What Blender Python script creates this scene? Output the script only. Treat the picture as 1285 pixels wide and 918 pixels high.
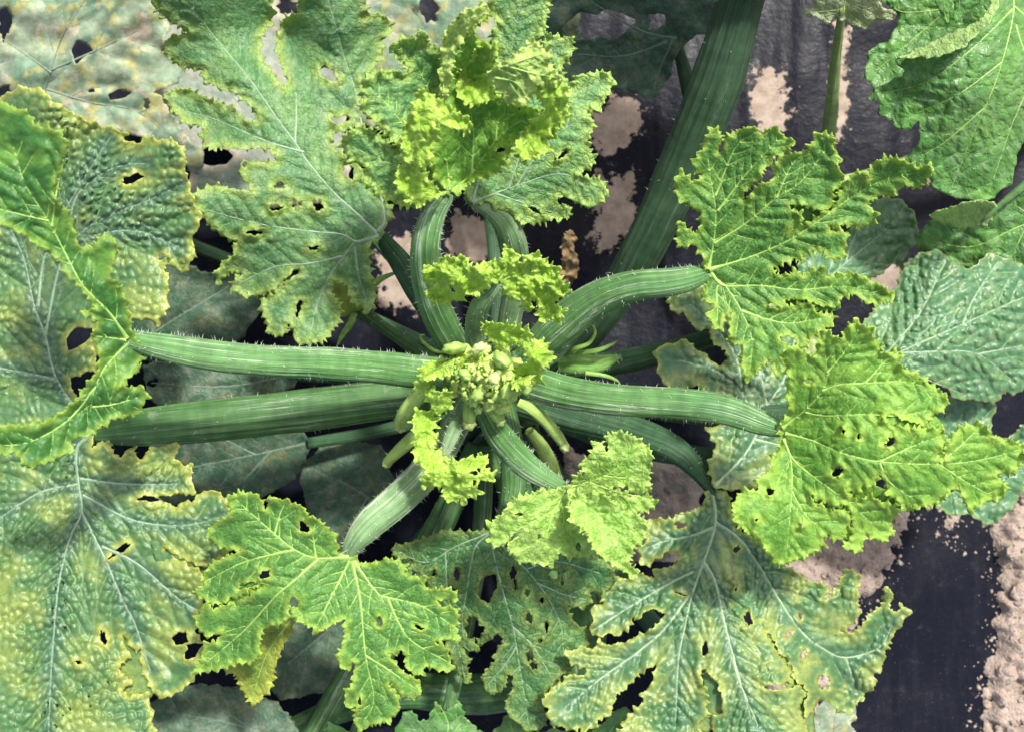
import bpy, bmesh, math, random
import numpy as np
from mathutils import Vector, Matrix
from mathutils.kdtree import KDTree
from mathutils.geometry import delaunay_2d_cdt

for o in list(bpy.data.objects):
    bpy.data.objects.remove(o, do_unlink=True)
scene = bpy.context.scene
COL = scene.collection
random.seed(7)
RNG = np.random.default_rng(11)

# ------------------------------------------------------------------ camera, sky, sun
CAM_H = 1.05            # metres above the bed
F_PX = 1500.0           # focal length in photograph pixels (1285 wide)
cam_d = bpy.data.cameras.new('camera')
cam = bpy.data.objects.new('camera', cam_d)
COL.objects.link(cam)
cam.location = (0, 0, CAM_H)
cam.rotation_euler = (0, 0, 0)
cam_d.sensor_width = 36.0
cam_d.lens = 36.0 * F_PX / 1285.0
cam_d.clip_start = 0.02
cam_d.clip_end = 200.0
cam_d.dof.use_dof = True
cam_d.dof.focus_distance = 0.735
cam_d.dof.aperture_fstop = 11.0
scene.camera = cam

SUN_EL, SUN_AZ = math.radians(60), math.radians(32)      # azimuth clockwise from +Y
w = bpy.data.worlds.new('World'); scene.world = w; w.use_nodes = True
nt = w.node_tree; nt.nodes.clear()
sky = nt.nodes.new('ShaderNodeTexSky'); sky.sky_type = 'NISHITA'; sky.sun_disc = False
sky.sun_elevation = SUN_EL; sky.sun_rotation = SUN_AZ
sky.dust_density = 5.0; sky.ozone_density = .6
bg = nt.nodes.new('ShaderNodeBackground'); bg.inputs['Strength'].default_value = 0.125
wo = nt.nodes.new('ShaderNodeOutputWorld')
nt.links.new(sky.outputs[0], bg.inputs['Color']); nt.links.new(bg.outputs[0], wo.inputs['Surface'])
sd = bpy.data.lights.new('sun', 'SUN'); sd.energy = 3.7; sd.angle = math.radians(4.0); sd.color = (1.0, .965, .91)
sun = bpy.data.objects.new('sun', sd); COL.objects.link(sun)
sdir = Vector((math.sin(SUN_AZ) * math.cos(SUN_EL), math.cos(SUN_AZ) * math.cos(SUN_EL), math.sin(SUN_EL)))
sun.rotation_euler = sdir.to_track_quat('Z', 'Y').to_euler()
sun.location = (1, 2, 3)
scene.view_settings.view_transform = 'Standard'
scene.view_settings.look = 'None'
scene.view_settings.exposure = 0.92
scene.view_settings.gamma = 1.0
scene.render.engine = 'CYCLES'
scene.cycles.max_bounces = 8
scene.cycles.transmission_bounces = 6

# ------------------------------------------------------------------ pixel -> place helpers
CROP = dict(N=(0, 0, 1.0), C=(0, 0, 2.960), P=(830, 150, 3.671), Q=(810, 330, 3.671), R=(900, 400, 3.338), S=(900, 520, 3.338),
            T=(680, 600, 3.671), U=(680, 700, 4.211), V=(850, 660, 3.558), W=(230, 600, 2.887), X=(420, 0, 3.166),
            Y=(190, 0, 4.135), Z=(220, 200, 3.825), A=(0, 100, 3.531), B=(0, 340, 3.531), M=(480, 640, 3.302),
            D=(590, 520, 4.173), E=(1000, 0, 2.55), G=(0, 600, 2.886), H=(800, 290, 2.649), K=(690, 0, 2.7),
            J=(470, 400, 3.823), L=(470, 290, 4.83), F=(400, 290, 2.87), I=(180, 260, 2.55))

def pts(s):
    """'P 1,2 3,4 Q 5,6' -> array of photograph pixels (extra numbers are kept)."""
    out = []; c = CROP['N']
    for t in s.split():
        if t in CROP:
            c = CROP[t]; continue
        v = [float(a) for a in t.split(',')]
        out.append([c[0] + v[0] / c[2], c[1] + v[1] / c[2]] + v[2:])
    return np.array(out)

def to3(uv, zcm):
    uv = np.asarray(uv, float); z = np.asarray(zcm, float) / 100.0
    d = (CAM_H - z) / F_PX
    return np.stack([(uv[..., 0] - 642.5) * d, -(uv[..., 1] - 459.0) * d, z + 0 * d], -1)

# ------------------------------------------------------------------ noise in numpy
def _h(ix, iy, k):
    n = (ix.astype(np.int64) * 374761393 + iy.astype(np.int64) * 668265263 + int(k) * 1442695041) & 0xffffffff
    n = ((n ^ (n >> 13)) * 1274126177) & 0xffffffff
    n = ((n ^ (n >> 15)) * 2246822519) & 0xffffffff
    return ((n ^ (n >> 16)) & 0xffffff) / float(0xffffff)

def vnoise(x, y, k=0):
    ix = np.floor(x); iy = np.floor(y); fx = x - ix; fy = y - iy
    fx = fx * fx * fx * (fx * (fx * 6 - 15) + 10); fy = fy * fy * fy * (fy * (fy * 6 - 15) + 10)
    a = _h(ix, iy, k); b = _h(ix + 1, iy, k); c = _h(ix, iy + 1, k); d = _h(ix + 1, iy + 1, k)
    return ((a * (1 - fx) + b * fx) * (1 - fy) + (c * (1 - fx) + d * fx) * fy) * 2 - 1

def fbm(x, y, k=0, o=3):
    s = 0; a = 1; t = 0
    for i in range(o):
        s = s + a * vnoise(x, y, k + 17 * i); t += a; a *= .5; x = x * 2.03 + 5.1; y = y * 2.03 + 1.7
    return s / t

def cells(x, y, k=0):
    """returns F1, F2-F1 of a jittered-grid Voronoi."""
    ix = np.floor(x); iy = np.floor(y)
    d1 = np.full(x.shape, 9.0); d2 = np.full(x.shape, 9.0)
    for dx in (-1, 0, 1):
        for dy in (-1, 0, 1):
            cx = ix + dx; cy = iy + dy
            px = cx + .12 + .76 * _h(cx, cy, k); py = cy + .12 + .76 * _h(cx, cy, k + 91)
            d = np.hypot(px - x, py - y)
            m = d < d1
            d2 = np.where(m, d1, np.minimum(d2, d)); d1 = np.where(m, d, d1)
    return d1, d2 - d1

def inside(P, poly):
    """even-odd test of points against one closed polygon."""
    a = poly; b = np.roll(poly, -1, 0)
    if len(P) < 250:
        xs = P[:, 0][:, None]; ys = P[:, 1][:, None]
        c = (a[None, :, 1] > ys) != (b[None, :, 1] > ys)
        den = b[:, 1] - a[:, 1]; den = np.where(den == 0, 1e-9, den)
        xi = a[None, :, 0] + (ys - a[None, :, 1]) * ((b[:, 0] - a[:, 0]) / den)[None]
        return (np.sum(c & (xs < xi), 1) % 2) == 1
    o = np.argsort(P[:, 1]); y = P[o, 1]; x = P[o, 0]; r = np.zeros(len(P), bool)
    lo = np.searchsorted(y, np.minimum(a[:, 1], b[:, 1]), 'left'); hi = np.searchsorted(y, np.maximum(a[:, 1], b[:, 1]), 'left')
    for (ax, ay), (bx, by), l, h in zip(a.tolist(), b.tolist(), lo.tolist(), hi.tolist()):
        if h > l and ay != by:
            r[l:h] ^= x[l:h] < ax + (y[l:h] - ay) * ((bx - ax) / (by - ay))
    out = np.empty(len(P), bool); out[o] = r
    return out

KDS = {}
def near(P, Qp):
    """distance of every P to the closest Q (and its index)."""
    kd = KDS.get(id(Qp))
    if kd is None or kd[1] is not Qp:
        t = KDTree(len(Qp))
        for j, q in enumerate(Qp.tolist()): t.insert((q[0], q[1], 0.), j)
        t.balance(); kd = (t, Qp); KDS[id(Qp)] = kd
    f = kd[0].find
    r = [f((p[0], p[1], 0.)) for p in P.tolist()]
    return np.array([a[2] for a in r]), np.array([a[1] for a in r], int)

def resample(p, step, closed=False):
    if closed: p = np.vstack([p, p[:1]])
    seg = np.hypot(*np.diff(p[:, :2], axis=0).T); L = np.concatenate([[0], np.cumsum(seg)])
    n = max(2, int(L[-1] / step)); t = np.linspace(0, L[-1], n + 1)
    if closed: t = t[:-1]
    return np.stack([np.interp(t, L, p[:, k]) for k in range(p.shape[1])], 1), t

def catmull(p, n=8):
    p = np.asarray(p, float); q = np.vstack([2 * p[0] - p[1], p, 2 * p[-1] - p[-2]]); out = []
    for i in range(1, len(q) - 2):
        a, b, c, d = q[i - 1], q[i], q[i + 1], q[i + 2]
        for t in np.linspace(0, 1, n, endpoint=False):
            out.append(.5 * (2 * b + (c - a) * t + (2 * a - 5 * b + 4 * c - d) * t * t + (3 * b - a - 3 * c + d) * t ** 3))
    out.append(p[-1]); return np.array(out)

def chaikin(p):
    q = np.roll(p, -1, 0)
    return np.stack([.88 * p + .12 * q, .12 * p + .88 * q], 1).reshape(-1, p.shape[1])

class TPS:
    def __init__(s, c):
        c = np.asarray(c, float)
        s.p = c[:, :2] / 100.; z = c[:, 2]; n = len(c); s.lo = z.min() - .8; s.hi = z.max() + .8
        if n < 3:
            s.w = None; s.z = z.mean(); return
        K = s.k(np.hypot(s.p[:, None, 0] - s.p[None, :, 0], s.p[:, None, 1] - s.p[None, :, 1])) + np.eye(n) * .02
        Pm = np.hstack([np.ones((n, 1)), s.p]); A = np.zeros((n + 3, n + 3))
        A[:n, :n] = K; A[:n, n:] = Pm; A[n:, :n] = Pm.T; A[n:, n:] -= np.eye(3) * 1e-6
        s.w = np.linalg.solve(A, np.concatenate([z, np.zeros(3)]))
    @staticmethod
    def k(r): return np.where(r > 1e-9, r * r * np.log(r + 1e-12), 0.)
    def __call__(s, P):
        if s.w is None: return np.full(len(P), s.z)
        q = P[:, :2] / 100.; n = len(s.p)
        r = np.hypot(q[:, None, 0] - s.p[None, :, 0], q[:, None, 1] - s.p[None, :, 1])
        return np.clip(s.k(r) @ s.w[:n] + s.w[n] + q @ s.w[n + 1:], s.lo, s.hi)

# ------------------------------------------------------------------ object helpers
def link(o, parent=None):
    COL.objects.link(o)
    if parent is not None:
        o.parent = parent
        if parent.type == 'EMPTY': o.matrix_parent_inverse = Matrix.Translation(-parent.location)
    return o

def mesh_obj(name, V, Fc, mats, parent=None, mi=None, attrs=None, smooth=True):
    """Fc: list/array of faces, or a list of arrays (all tris, all quads ...)."""
    V = np.asarray(V, dtype=np.float32)
    if isinstance(Fc, np.ndarray): Fc = [Fc]
    elif len(Fc) and not isinstance(Fc[0], np.ndarray):
        loops = np.fromiter((i for f in Fc for i in f), dtype=np.int32); tot = np.fromiter((len(f) for f in Fc), dtype=np.int32); Fc = None
    if Fc is not None:
        Fc = [f for f in Fc if len(f)]
        loops = np.concatenate([f.ravel() for f in Fc]).astype(np.int32); tot = np.concatenate([np.full(len(f), f.shape[1]) for f in Fc]).astype(np.int32)
    me = bpy.data.meshes.new(name)
    me.vertices.add(len(V)); me.vertices.foreach_set('co', V.ravel())
    me.loops.add(len(loops)); me.loops.foreach_set('vertex_index', loops)
    me.polygons.add(len(tot)); me.polygons.foreach_set('loop_start', np.concatenate([[0], np.cumsum(tot)[:-1]]).astype(np.int32))
    me.polygons.foreach_set('loop_total', tot)
    for m in mats: me.materials.append(m)
    if mi is not None: me.polygons.foreach_set('material_index', np.asarray(mi, dtype=np.int32))
    if smooth: me.polygons.foreach_set('use_smooth', np.ones(len(tot), dtype=bool))
    me.update(calc_edges=True)
    for k, a in (attrs or {}).items():
        a = np.asarray(a, dtype=np.float32)
        if a.ndim == 1:
            at = me.attributes.new(k, 'FLOAT', 'POINT'); at.data.foreach_set('value', a)
        else:
            at = me.attributes.new(k, 'FLOAT_VECTOR', 'POINT'); at.data.foreach_set('vector', a.ravel())
    return link(bpy.data.objects.new(name, me), parent)

def empty(name, loc, label=None, cat=None, group=None):
    o = bpy.data.objects.new(name, None); o.location = loc; o.empty_display_size = .05
    COL.objects.link(o)
    tag(o, label, cat, group); return o

def tag(o, label=None, cat=None, group=None, kind=None):
    if label: o['label'] = label
    if cat: o['category'] = cat
    if group: o['group'] = group
    if kind: o['kind'] = kind
    return o

# ------------------------------------------------------------------ materials
class NT:
    def __init__(s, name):
        s.m = bpy.data.materials.new(name); s.m.use_nodes = True; s.t = s.m.node_tree; s.t.nodes.clear()
        s.out = s.n('ShaderNodeOutputMaterial')
    def n(s, typ, **kw):
        o = s.t.nodes.new(typ)
        for k, v in kw.items():
            if hasattr(o, k) and k not in o.inputs: setattr(o, k, v)
            else: s.set(o.inputs[k], v)
        return o
    def set(s, sock, v):
        if isinstance(v, bpy.types.NodeSocket): s.t.links.new(v, sock)
        else:
            if isinstance(v, (tuple, list)) and len(v) == 3 and sock.type == 'RGBA': v = (*v, 1)
            sock.default_value = v
    def attr(s, a): return s.n('ShaderNodeAttribute', attribute_name=a)
    def noise(s, vec, scale, detail=3, rough=.55, dist=0.):
        o = s.n('ShaderNodeTexNoise'); s.set(o.inputs['Vector'], vec); o.inputs['Scale'].default_value = scale
        o.inputs['Detail'].default_value = detail; o.inputs['Roughness'].default_value = rough
        o.inputs['Distortion'].default_value = dist
        return o.outputs['Fac']
    def ramp(s, fac, lo, hi, a=0., b=1.):
        o = s.n('ShaderNodeMapRange'); o.interpolation_type = 'SMOOTHSTEP'
        s.set(o.inputs['Value'], fac); o.inputs['From Min'].default_value = lo; o.inputs['From Max'].default_value = hi
        o.inputs['To Min'].default_value = a; o.inputs['To Max'].default_value = b
        return o.outputs['Result']
    def mix(s, f, a, b, mode='MIX'):
        o = s.n('ShaderNodeMixRGB', blend_type=mode); s.set(o.inputs['Fac'], f); s.set(o.inputs['Color1'], a); s.set(o.inputs['Color2'], b)
        return o.outputs['Color']
    def math(s, op, a, b=0.):
        o = s.n('ShaderNodeMath', operation=op); s.set(o.inputs[0], a); s.set(o.inputs[1], b); return o.outputs[0]

def leaf_material(name, c1, c2, ce, cv, ct=None, ctam=.5, cc=None, ccam=.0, edge=(0., .5), mos=(.45, .62), mscale=.02,
                  rough=.42, spots=None, spot_th=.62, spot_scale=.03, trans=.38, spec=.45, ctr=None, dust=0., net=7.5, netam=.6, netb=.55):
    """c1 green, c2 mosaic tone between veins, ce margin, cv veins, ct fine vein net, cc cell centres, ctr colour near main veins."""
    t = NT(name)
    flat = t.attr('flat').outputs['Vector']; ed = t.attr('ed').outputs['Fac']; ve = t.attr('ve').outputs['Fac']
    ce_ = t.attr('cell').outputs['Fac']; vw = t.attr('vw').outputs['Fac']
    wv = t.n('ShaderNodeTexNoise'); t.set(wv.inputs['Vector'], flat); wv.inputs['Scale'].default_value = .1; wv.inputs['Detail'].default_value = 3
    vm = t.n('ShaderNodeVectorMath', operation='MULTIPLY_ADD'); t.set(vm.inputs[0], wv.outputs['Color']); vm.inputs[1].default_value = (15, 15, 0); t.set(vm.inputs[2], flat)
    def vor(px):
        v = t.n('ShaderNodeTexVoronoi', feature='DISTANCE_TO_EDGE'); v.voronoi_dimensions = '2D'; t.set(v.inputs['Vector'], vm.outputs[0]); v.inputs['Scale'].default_value = 1. / px; return v.outputs['Distance']
    v1 = vor(net); v2 = vor(net * .42)
    n1 = t.noise(flat, mscale, 3, .6); n2 = t.noise(flat, .12, 3, .6); n3 = t.noise(flat, .45, 2)
    col = t.mix(t.ramp(n1, *mos), c1, c2)
    if ctr: col = t.mix(t.ramp(vw, .15, .75, 0, .85), col, ctr)
    if cc: col = t.mix(t.math('MULTIPLY', t.math('MULTIPLY', t.ramp(ce_, .25, .85), ccam), t.ramp(n2, .3, .6, .3, 1.)), col, cc)
    if spots:
        for k, (sc, am) in enumerate(spots):
            nn = t.noise(flat, spot_scale * (1 + .7 * k), 4, .65, .4)
            col = t.mix(t.ramp(nn, spot_th - .04 * k, spot_th + .09 - .04 * k, 0, am), col, sc)
    e = t.math('ADD', ed, t.math('MULTIPLY', t.math('SUBTRACT', n2, .5), .35))
    col = t.mix(t.ramp(e, edge[0], edge[1], 1., 0.), col, ce)
    if ct:
        col = t.mix(t.ramp(ce_, .0, .2, ctam * .5, 0), col, ct)
        col = t.mix(t.ramp(v1, .02, .13, netam, 0), col, ct); col = t.mix(t.ramp(v2, .02, .16, netam * .45, 0), col, ct)
    col = t.mix(t.ramp(ve, .25, .8, 0, .8), col, cv)
    col = t.mix(1., col, t.mix(t.ramp(n2, .25, .75), (.78, .8, .78), (1.15, 1.13, 1.15)), 'MULTIPLY')
    if dust: col = t.mix(t.ramp(t.noise(flat, .05, 4, .7), .45, .75, 0, dust), col, (.42, .48, .36))  # pale patches: sky sheen painted into the colour; dust and mildew on old leaves
    bump = t.n('ShaderNodeBump', Strength=.7, Distance=.001)
    t.set(bump.inputs['Height'], t.math('ADD', t.math('MULTIPLY', t.ramp(v1, 0, .3), netb), t.math('ADD', t.math('MULTIPLY', t.ramp(v2, 0, .3), .3 * netb), t.math('MULTIPLY', n3, .3))))
    pr = t.n('ShaderNodeBsdfPrincipled'); t.set(pr.inputs['Base Color'], col)
    t.set(pr.inputs['Roughness'], t.ramp(n3, .3, .7, rough - .07, rough + .1)); pr.inputs['Specular IOR Level'].default_value = spec
    t.set(pr.inputs['Normal'], bump.outputs[0])
    tr = t.n('ShaderNodeBsdfTranslucent'); t.set(tr.inputs['Color'], t.mix(1., col, (1.15, 1.2, .55), 'MULTIPLY'))
    mx = t.n('ShaderNodeMixShader'); mx.inputs[0].default_value = trans
    t.t.links.new(pr.outputs[0], mx.inputs[1]); t.t.links.new(tr.outputs[0], mx.inputs[2])
    t.t.links.new(mx.outputs[0], t.out.inputs['Surface'])
    return t.m

def stalk_material(name, c1, c2, cs, streak=.6, rough=.55, fine=1., patch=None):
    """'flat' holds (around, along, 0): streaks run along the stalk."""
    t = NT(name)
    fl = t.attr('flat').outputs['Vector']
    def st(sx, sy):
        mp = t.n('ShaderNodeMapping'); t.set(mp.inputs['Vector'], fl); mp.inputs['Scale'].default_value = (sx, sy, 1); return mp.outputs[0]
    a = t.noise(st(60 * fine, .006), 1, 4, .6, .15); b = t.noise(st(22, .006), 1, 3, .6); c = t.noise(st(3, .05), 1, 3); d = t.noise(st(90 * fine, .06), 1, 3)
    col = t.mix(t.ramp(b, .35, .65), c1, c2)
    col = t.mix(t.ramp(a, .56, .72, 0, streak), col, cs)
    col = t.mix(t.math('MULTIPLY', t.ramp(t.noise(st(14, .003), 1, 3), .56, .68, 0, streak), t.ramp(d, .35, .6)), col, cs)
    rg = t.attr('ridge').outputs['Fac']
    col = t.mix(t.ramp(rg, .5, 1., 0, .14), col, cs)
    col = t.mix(t.ramp(t.noise(st(3, .02), 1, 5, .7), .5, .75, 0, .35), col, c1)
    col = t.mix(1., col, t.mix(t.ramp(c, .3, .7), (.8, .8, .8), (1.15, 1.15, 1.15)), 'MULTIPLY')
    if patch: col = t.mix(t.ramp(t.noise(st(4, .03), 1, 5, .7), .58, .7, 0, patch[1]), col, patch[0])
    bump = t.n('ShaderNodeBump', Strength=.7, Distance=.0012); t.set(bump.inputs['Height'], t.math('ADD', a, t.math('MULTIPLY', d, .5)))
    pr = t.n('ShaderNodeBsdfPrincipled'); t.set(pr.inputs['Base Color'], col); pr.inputs['Roughness'].default_value = rough
    pr.inputs['Specular IOR Level'].default_value = .28
    t.set(pr.inputs['Normal'], bump.outputs[0])
    t.t.links.new(pr.outputs[0], t.out.inputs['Surface'])
    return t.m

def plain_material(name, c1, c2, scale=300, rough=.6, trans=0., bump=.3):
    t = NT(name)
    co = t.n('ShaderNodeTexCoord').outputs['Object']
    n = t.noise(co, scale, 4, .6)
    col = t.mix(t.ramp(n, .3, .7), c1, c2)
    b = t.n('ShaderNodeBump', Strength=bump, Distance=.001); t.set(b.inputs['Height'], t.noise(co, scale * 2.5, 3))
    pr = t.n('ShaderNodeBsdfPrincipled'); t.set(pr.inputs['Base Color'], col); pr.inputs['Roughness'].default_value = rough
    t.set(pr.inputs['Normal'], b.outputs[0])
    last = pr.outputs[0]
    if trans:
        tr = t.n('ShaderNodeBsdfTranslucent'); t.set(tr.inputs['Color'], col)
        mx = t.n('ShaderNodeMixShader'); mx.inputs[0].default_value = trans
        t.t.links.new(last, mx.inputs[1]); t.t.links.new(tr.outputs[0], mx.inputs[2]); last = mx.outputs[0]
    t.t.links.new(last, t.out.inputs['Surface'])
    return t.m

# ------------------------------------------------------------------ leaf builder
def serrate(poly, tooth, period, rng, hole=False):
    p = chaikin(poly)
    p, t = resample(p, 1.0, True)
    n = len(p)
    if tooth <= 0: return p
    tan = np.roll(p, -2, 0) - np.roll(p, 2, 0); tan /= np.maximum(np.hypot(*tan.T), 1e-6)[:, None]
    area = .5 * np.sum(p[:, 0] * np.roll(p[:, 1], -1) - np.roll(p[:, 0], -1) * p[:, 1])
    nor = np.stack([tan[:, 1], -tan[:, 0]], 1) * (1 if area > 0 else -1)
    L = t[-1] + 1.0; h = np.zeros(n)
    for per, am, sharp in ((period * 1.15, tooth * 1.55, 1.5), (period * .48, tooth * .5, 1.2)):
        pos = [0.]
        while pos[-1] < L: pos.append(pos[-1] + per * rng.uniform(.45, 1.6))
        pos = np.array(pos); amp = am * rng.uniform(.2, 1.25, len(pos))
        k = np.clip(np.searchsorted(pos, t, 'right') - 1, 0, len(pos) - 2)
        f = (t - pos[k]) / (pos[k + 1] - pos[k]); pk = .35 + .3 * ((k * 7919) % 13) / 13.
        tri = np.where(f < pk, f / pk, (1 - f) / (1 - pk))
        h = h + amp[k] * (tri ** sharp)
    h = h - tooth * .22
    return p + nor * h[:, None]

def side_veins(main, poly, rng, space, reach, holes):
    """branches off one main vein, marching out until they near the margin."""
    out = []
    p, t = resample(main[:, :2], 3.0); L = t[-1]
    s = space * rng.uniform(.9, 1.5); side = 1 if rng.random() < .5 else -1
    while s < L * .97:
        i = min(int(s / 3.0), len(p) - 2)
        d = p[min(i + 2, len(p) - 1)] - p[max(i - 1, 0)]; d = d / max(np.hypot(*d), 1e-6)
        for sd in (side, -side):
            if rng.random() < .12: continue
            a = math.radians(rng.uniform(42, 58)) * sd
            v = np.array([d[0] * math.cos(a) - d[1] * math.sin(a), d[0] * math.sin(a) + d[1] * math.cos(a)])
            q = p[i].copy(); br = [q.copy()]
            mx = reach * rng.uniform(.7, 1.15) * (1 - .45 * s / L)
            step = 5.0
            for _ in range(int(mx / step)):
                v = v + d * .05 + rng.normal(0, .05, 2); v /= np.hypot(*v)
                q = q + v * step; br.append(q.copy())
            br = np.array(br); ins = inside(br[1:], poly)
            for h in holes: ins &= ~inside(br[1:], h)
            n = int(np.argmin(ins)) if not ins.all() else len(ins)
            if n >= 2: out.append(br[:n + 1])
        s += space * rng.uniform(.75, 1.3); side = -side
    return out

class Sheet:
    def __init__(s, outline, z, veins=(), holes=(), tooth=3.5, period=10, sp=2.8, bulge=.22, lam=9., cell=9., camp=.07, und=.25, uscale=55.,
                 frill=.25, fscale=11., flam=9., vspace=24, reach=70, mat=0, seed=0, vwid=4.0, twid=.45, groove=1.0, zoff=0., noedge=False):
        rng = np.random.default_rng(1000 + seed); s.k = seed * 31 + 5; s.a = dict(bulge=bulge, lam=lam, cell=cell, camp=camp, und=und, us=uscale, frill=frill, fs=fscale, fl=flam, gr=groove)
        s.mat = mat; s.twid = twid; s.zoff = zoff; s.noedge = noedge
        o = pts(outline); s.poly = serrate(o[:, :2], tooth, period, rng)
        s.holes = []
        for h in holes:
            if isinstance(h, str) and len(h.split()) <= 2:
                q = pts(h)[0]; c = [t for t in h.split() if t in CROP]; sc = CROP[c[0]][2] if c else 1.
                rx, ry = q[2] / sc, q[3] / sc; rot = math.radians(q[4]) if len(q) > 4 else 0
                th = np.linspace(0, 2 * math.pi, 14, endpoint=False); rr = 1 + rng.uniform(-.42, .36, 14)
                ex, ey = rx * rr * np.cos(th), ry * rr * np.sin(th)
                hp = np.stack([q[0] + ex * math.cos(rot) - ey * math.sin(rot), q[1] + ex * math.sin(rot) + ey * math.cos(rot)], 1)
            else: hp = pts(h)[:, :2]
            s.holes.append(serrate(hp, tooth * .25, period, rng))
        s.main = []
        for i, v in enumerate(veins):
            q = catmull(pts(v)[:, :2], 6); s.main.append(q)
        s.side = []
        coarse = pts(outline)[:, :2]
        for q in s.main: s.side.append(side_veins(q, coarse, rng, vspace, reach, s.holes))
        s.vw = vwid
        vp = []; vr = []
        for q, sd in zip(s.main, s.side):
            r, t = resample(q, 2.0); vp.append(r); vr.append(np.interp(t, [0, t[-1]], [vwid * .55, vwid * .25]))
            for b in sd:
                r, t = resample(b, 2.0); vp.append(r); vr.append(np.full(len(r), .9))
        s.vp = np.vstack(vp) if vp else np.array([[-9999., -9999.]]); s.vr = np.concatenate(vr) if vr else np.array([1.])
        s.mp = np.vstack([resample(q, 3.0)[0] for q in s.main]) if s.main else np.array([[-9999., -9999.]])
        s.tps = TPS(pts(z)); s.sp = sp; s.rng = rng
        s.edge = np.vstack([s.poly] + s.holes)
    def fields(s, P):
        vd, vi = near(P, s.vp); ed, _ = near(P, s.edge)
        return vd, s.vr[vi], ed
    def height(s, P, f=None):
        a = s.a; vd, vr, ed = f if f is not None else s.fields(P)
        wx = P[:, 0] + 4 * vnoise(P[:, 0] / 23, P[:, 1] / 23, s.k); wy = P[:, 1] + 4 * vnoise(P[:, 0] / 23, P[:, 1] / 23, s.k + 3)
        f1, f21 = cells(wx / a['cell'] + .35 * vnoise(P[:, 0] / 60, P[:, 1] / 60, s.k + 2), wy / (a['cell'] * 1.18), s.k)
        cb = np.clip(f21 / .55, 0, 1); cb = cb * cb * (3 - 2 * cb)
        z = s.tps(P) + s.zoff
        q = 1 - np.exp(-vd / a['lam'])
        fade = np.clip(ed / 8., 0, 1)
        z = z + a['bulge'] * (q - .6) * (.5 + .5 * fade) + a['camp'] * (.75 + .75 * vnoise(P[:, 0] / 37, P[:, 1] / 37, s.k + 19)) * cb * (.35 + .65 * fade) * np.clip(vd / 3, .2, 1)
        z = z + a['und'] * fbm(P[:, 0] / a['us'], P[:, 1] / a['us'], s.k + 7, 3)
        z = z + a['frill'] * (fbm(P[:, 0] / a['fs'], P[:, 1] / a['fs'], s.k + 11, 2) * 1.6 + .25) * np.exp(-ed / a['fl'])
        return z, f21
    def build(s):
        mn = s.poly.min(0); mx = s.poly.max(0); sp = s.sp
        gx = np.arange(mn[0], mx[0], sp); gy = np.arange(mn[1], mx[1], sp * .866)
        G = np.stack(np.meshgrid(gx, gy), -1); G[1::2, :, 0] += sp / 2; G = G.reshape(-1, 2)
        G = G + s.rng.uniform(-.22, .22, G.shape) * sp
        # drop what lies far outside the picture's reach
        G = G[inside(G, s.poly)]
        for h in s.holes: G = G[~inside(G, h)]
        d, _ = near(G, s.edge); G = G[d > sp * .6]
        P = [s.poly] + s.holes + [G]; E = []; b = 0
        for lp in [s.poly] + s.holes:
            n = len(lp); E += [(b + i, b + (i + 1) % n) for i in range(n)]; b += n
        P = np.vstack(P)
        vo, eo, fo, *_ = delaunay_2d_cdt([Vector((float(x), float(y))) for x, y in P], E, [], 0, 1e-5)
        U = np.array([(v[0], v[1]) for v in vo]); Fc = np.array([f for f in fo if len(f) == 3])
        c = U[Fc].mean(1); k = inside(c, s.poly)
        for h in s.holes: k &= ~inside(c, h)
        Fc = Fc[k]
        used = np.zeros(len(U), bool); used[Fc.ravel()] = True; idx = np.cumsum(used) - 1
        U = U[used]; Fc = idx[Fc]
        fl = s.fields(U); z, f21 = s.height(U, fl); vd, vr, ed = fl
        V = to3(U, z)
        a, b_, c_ = V[Fc[:, 0]], V[Fc[:, 1]], V[Fc[:, 2]]
        fn = np.cross(b_ - a, c_ - a); flip = fn[:, 2] < 0
        Fc[flip] = Fc[flip][:, ::-1]; fn[flip] *= -1
        vn = np.zeros_like(V)
        for k in range(3): np.add.at(vn, Fc[:, k], fn)
        vn /= np.maximum(np.linalg.norm(vn, axis=1), 1e-12)[:, None]
        n = len(V); V2 = V - vn * .00045
        es = np.sort(np.vstack([Fc[:, [0, 1]], Fc[:, [1, 2]], Fc[:, [2, 0]]]), 1)
        ed_dir = np.vstack([Fc[:, [0, 1]], Fc[:, [1, 2]], Fc[:, [2, 0]]])
        _, ix, cn = np.unique(es, axis=0, return_index=True, return_counts=True)
        rim = ed_dir[ix[cn == 1]]
        quads = np.stack([rim[:, 1], rim[:, 0], rim[:, 0] + n, rim[:, 1] + n], 1)
        md, _ = near(U, s.mp)
        at = dict(flat=np.vstack([np.c_[U + s.k * 37.7, np.zeros(n)]] * 2), ed=np.tile(np.ones(n) if s.noedge else np.clip(ed / 30., 0, 1), 2),
                  ve=np.tile(np.exp(-(vd / np.maximum(vr, .9)) ** 2), 2), cell=np.tile(np.clip(f21 / .7, 0, 1), 2),
                  vw=np.tile(np.exp(-md / 13.), 2))
        return np.vstack([V, V2]), [Fc, Fc[:, ::-1] + n, quads], np.concatenate([np.full(len(Fc), s.mat), np.full(len(Fc), s.mat + 1), np.full(len(quads), s.mat)]), at

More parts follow.
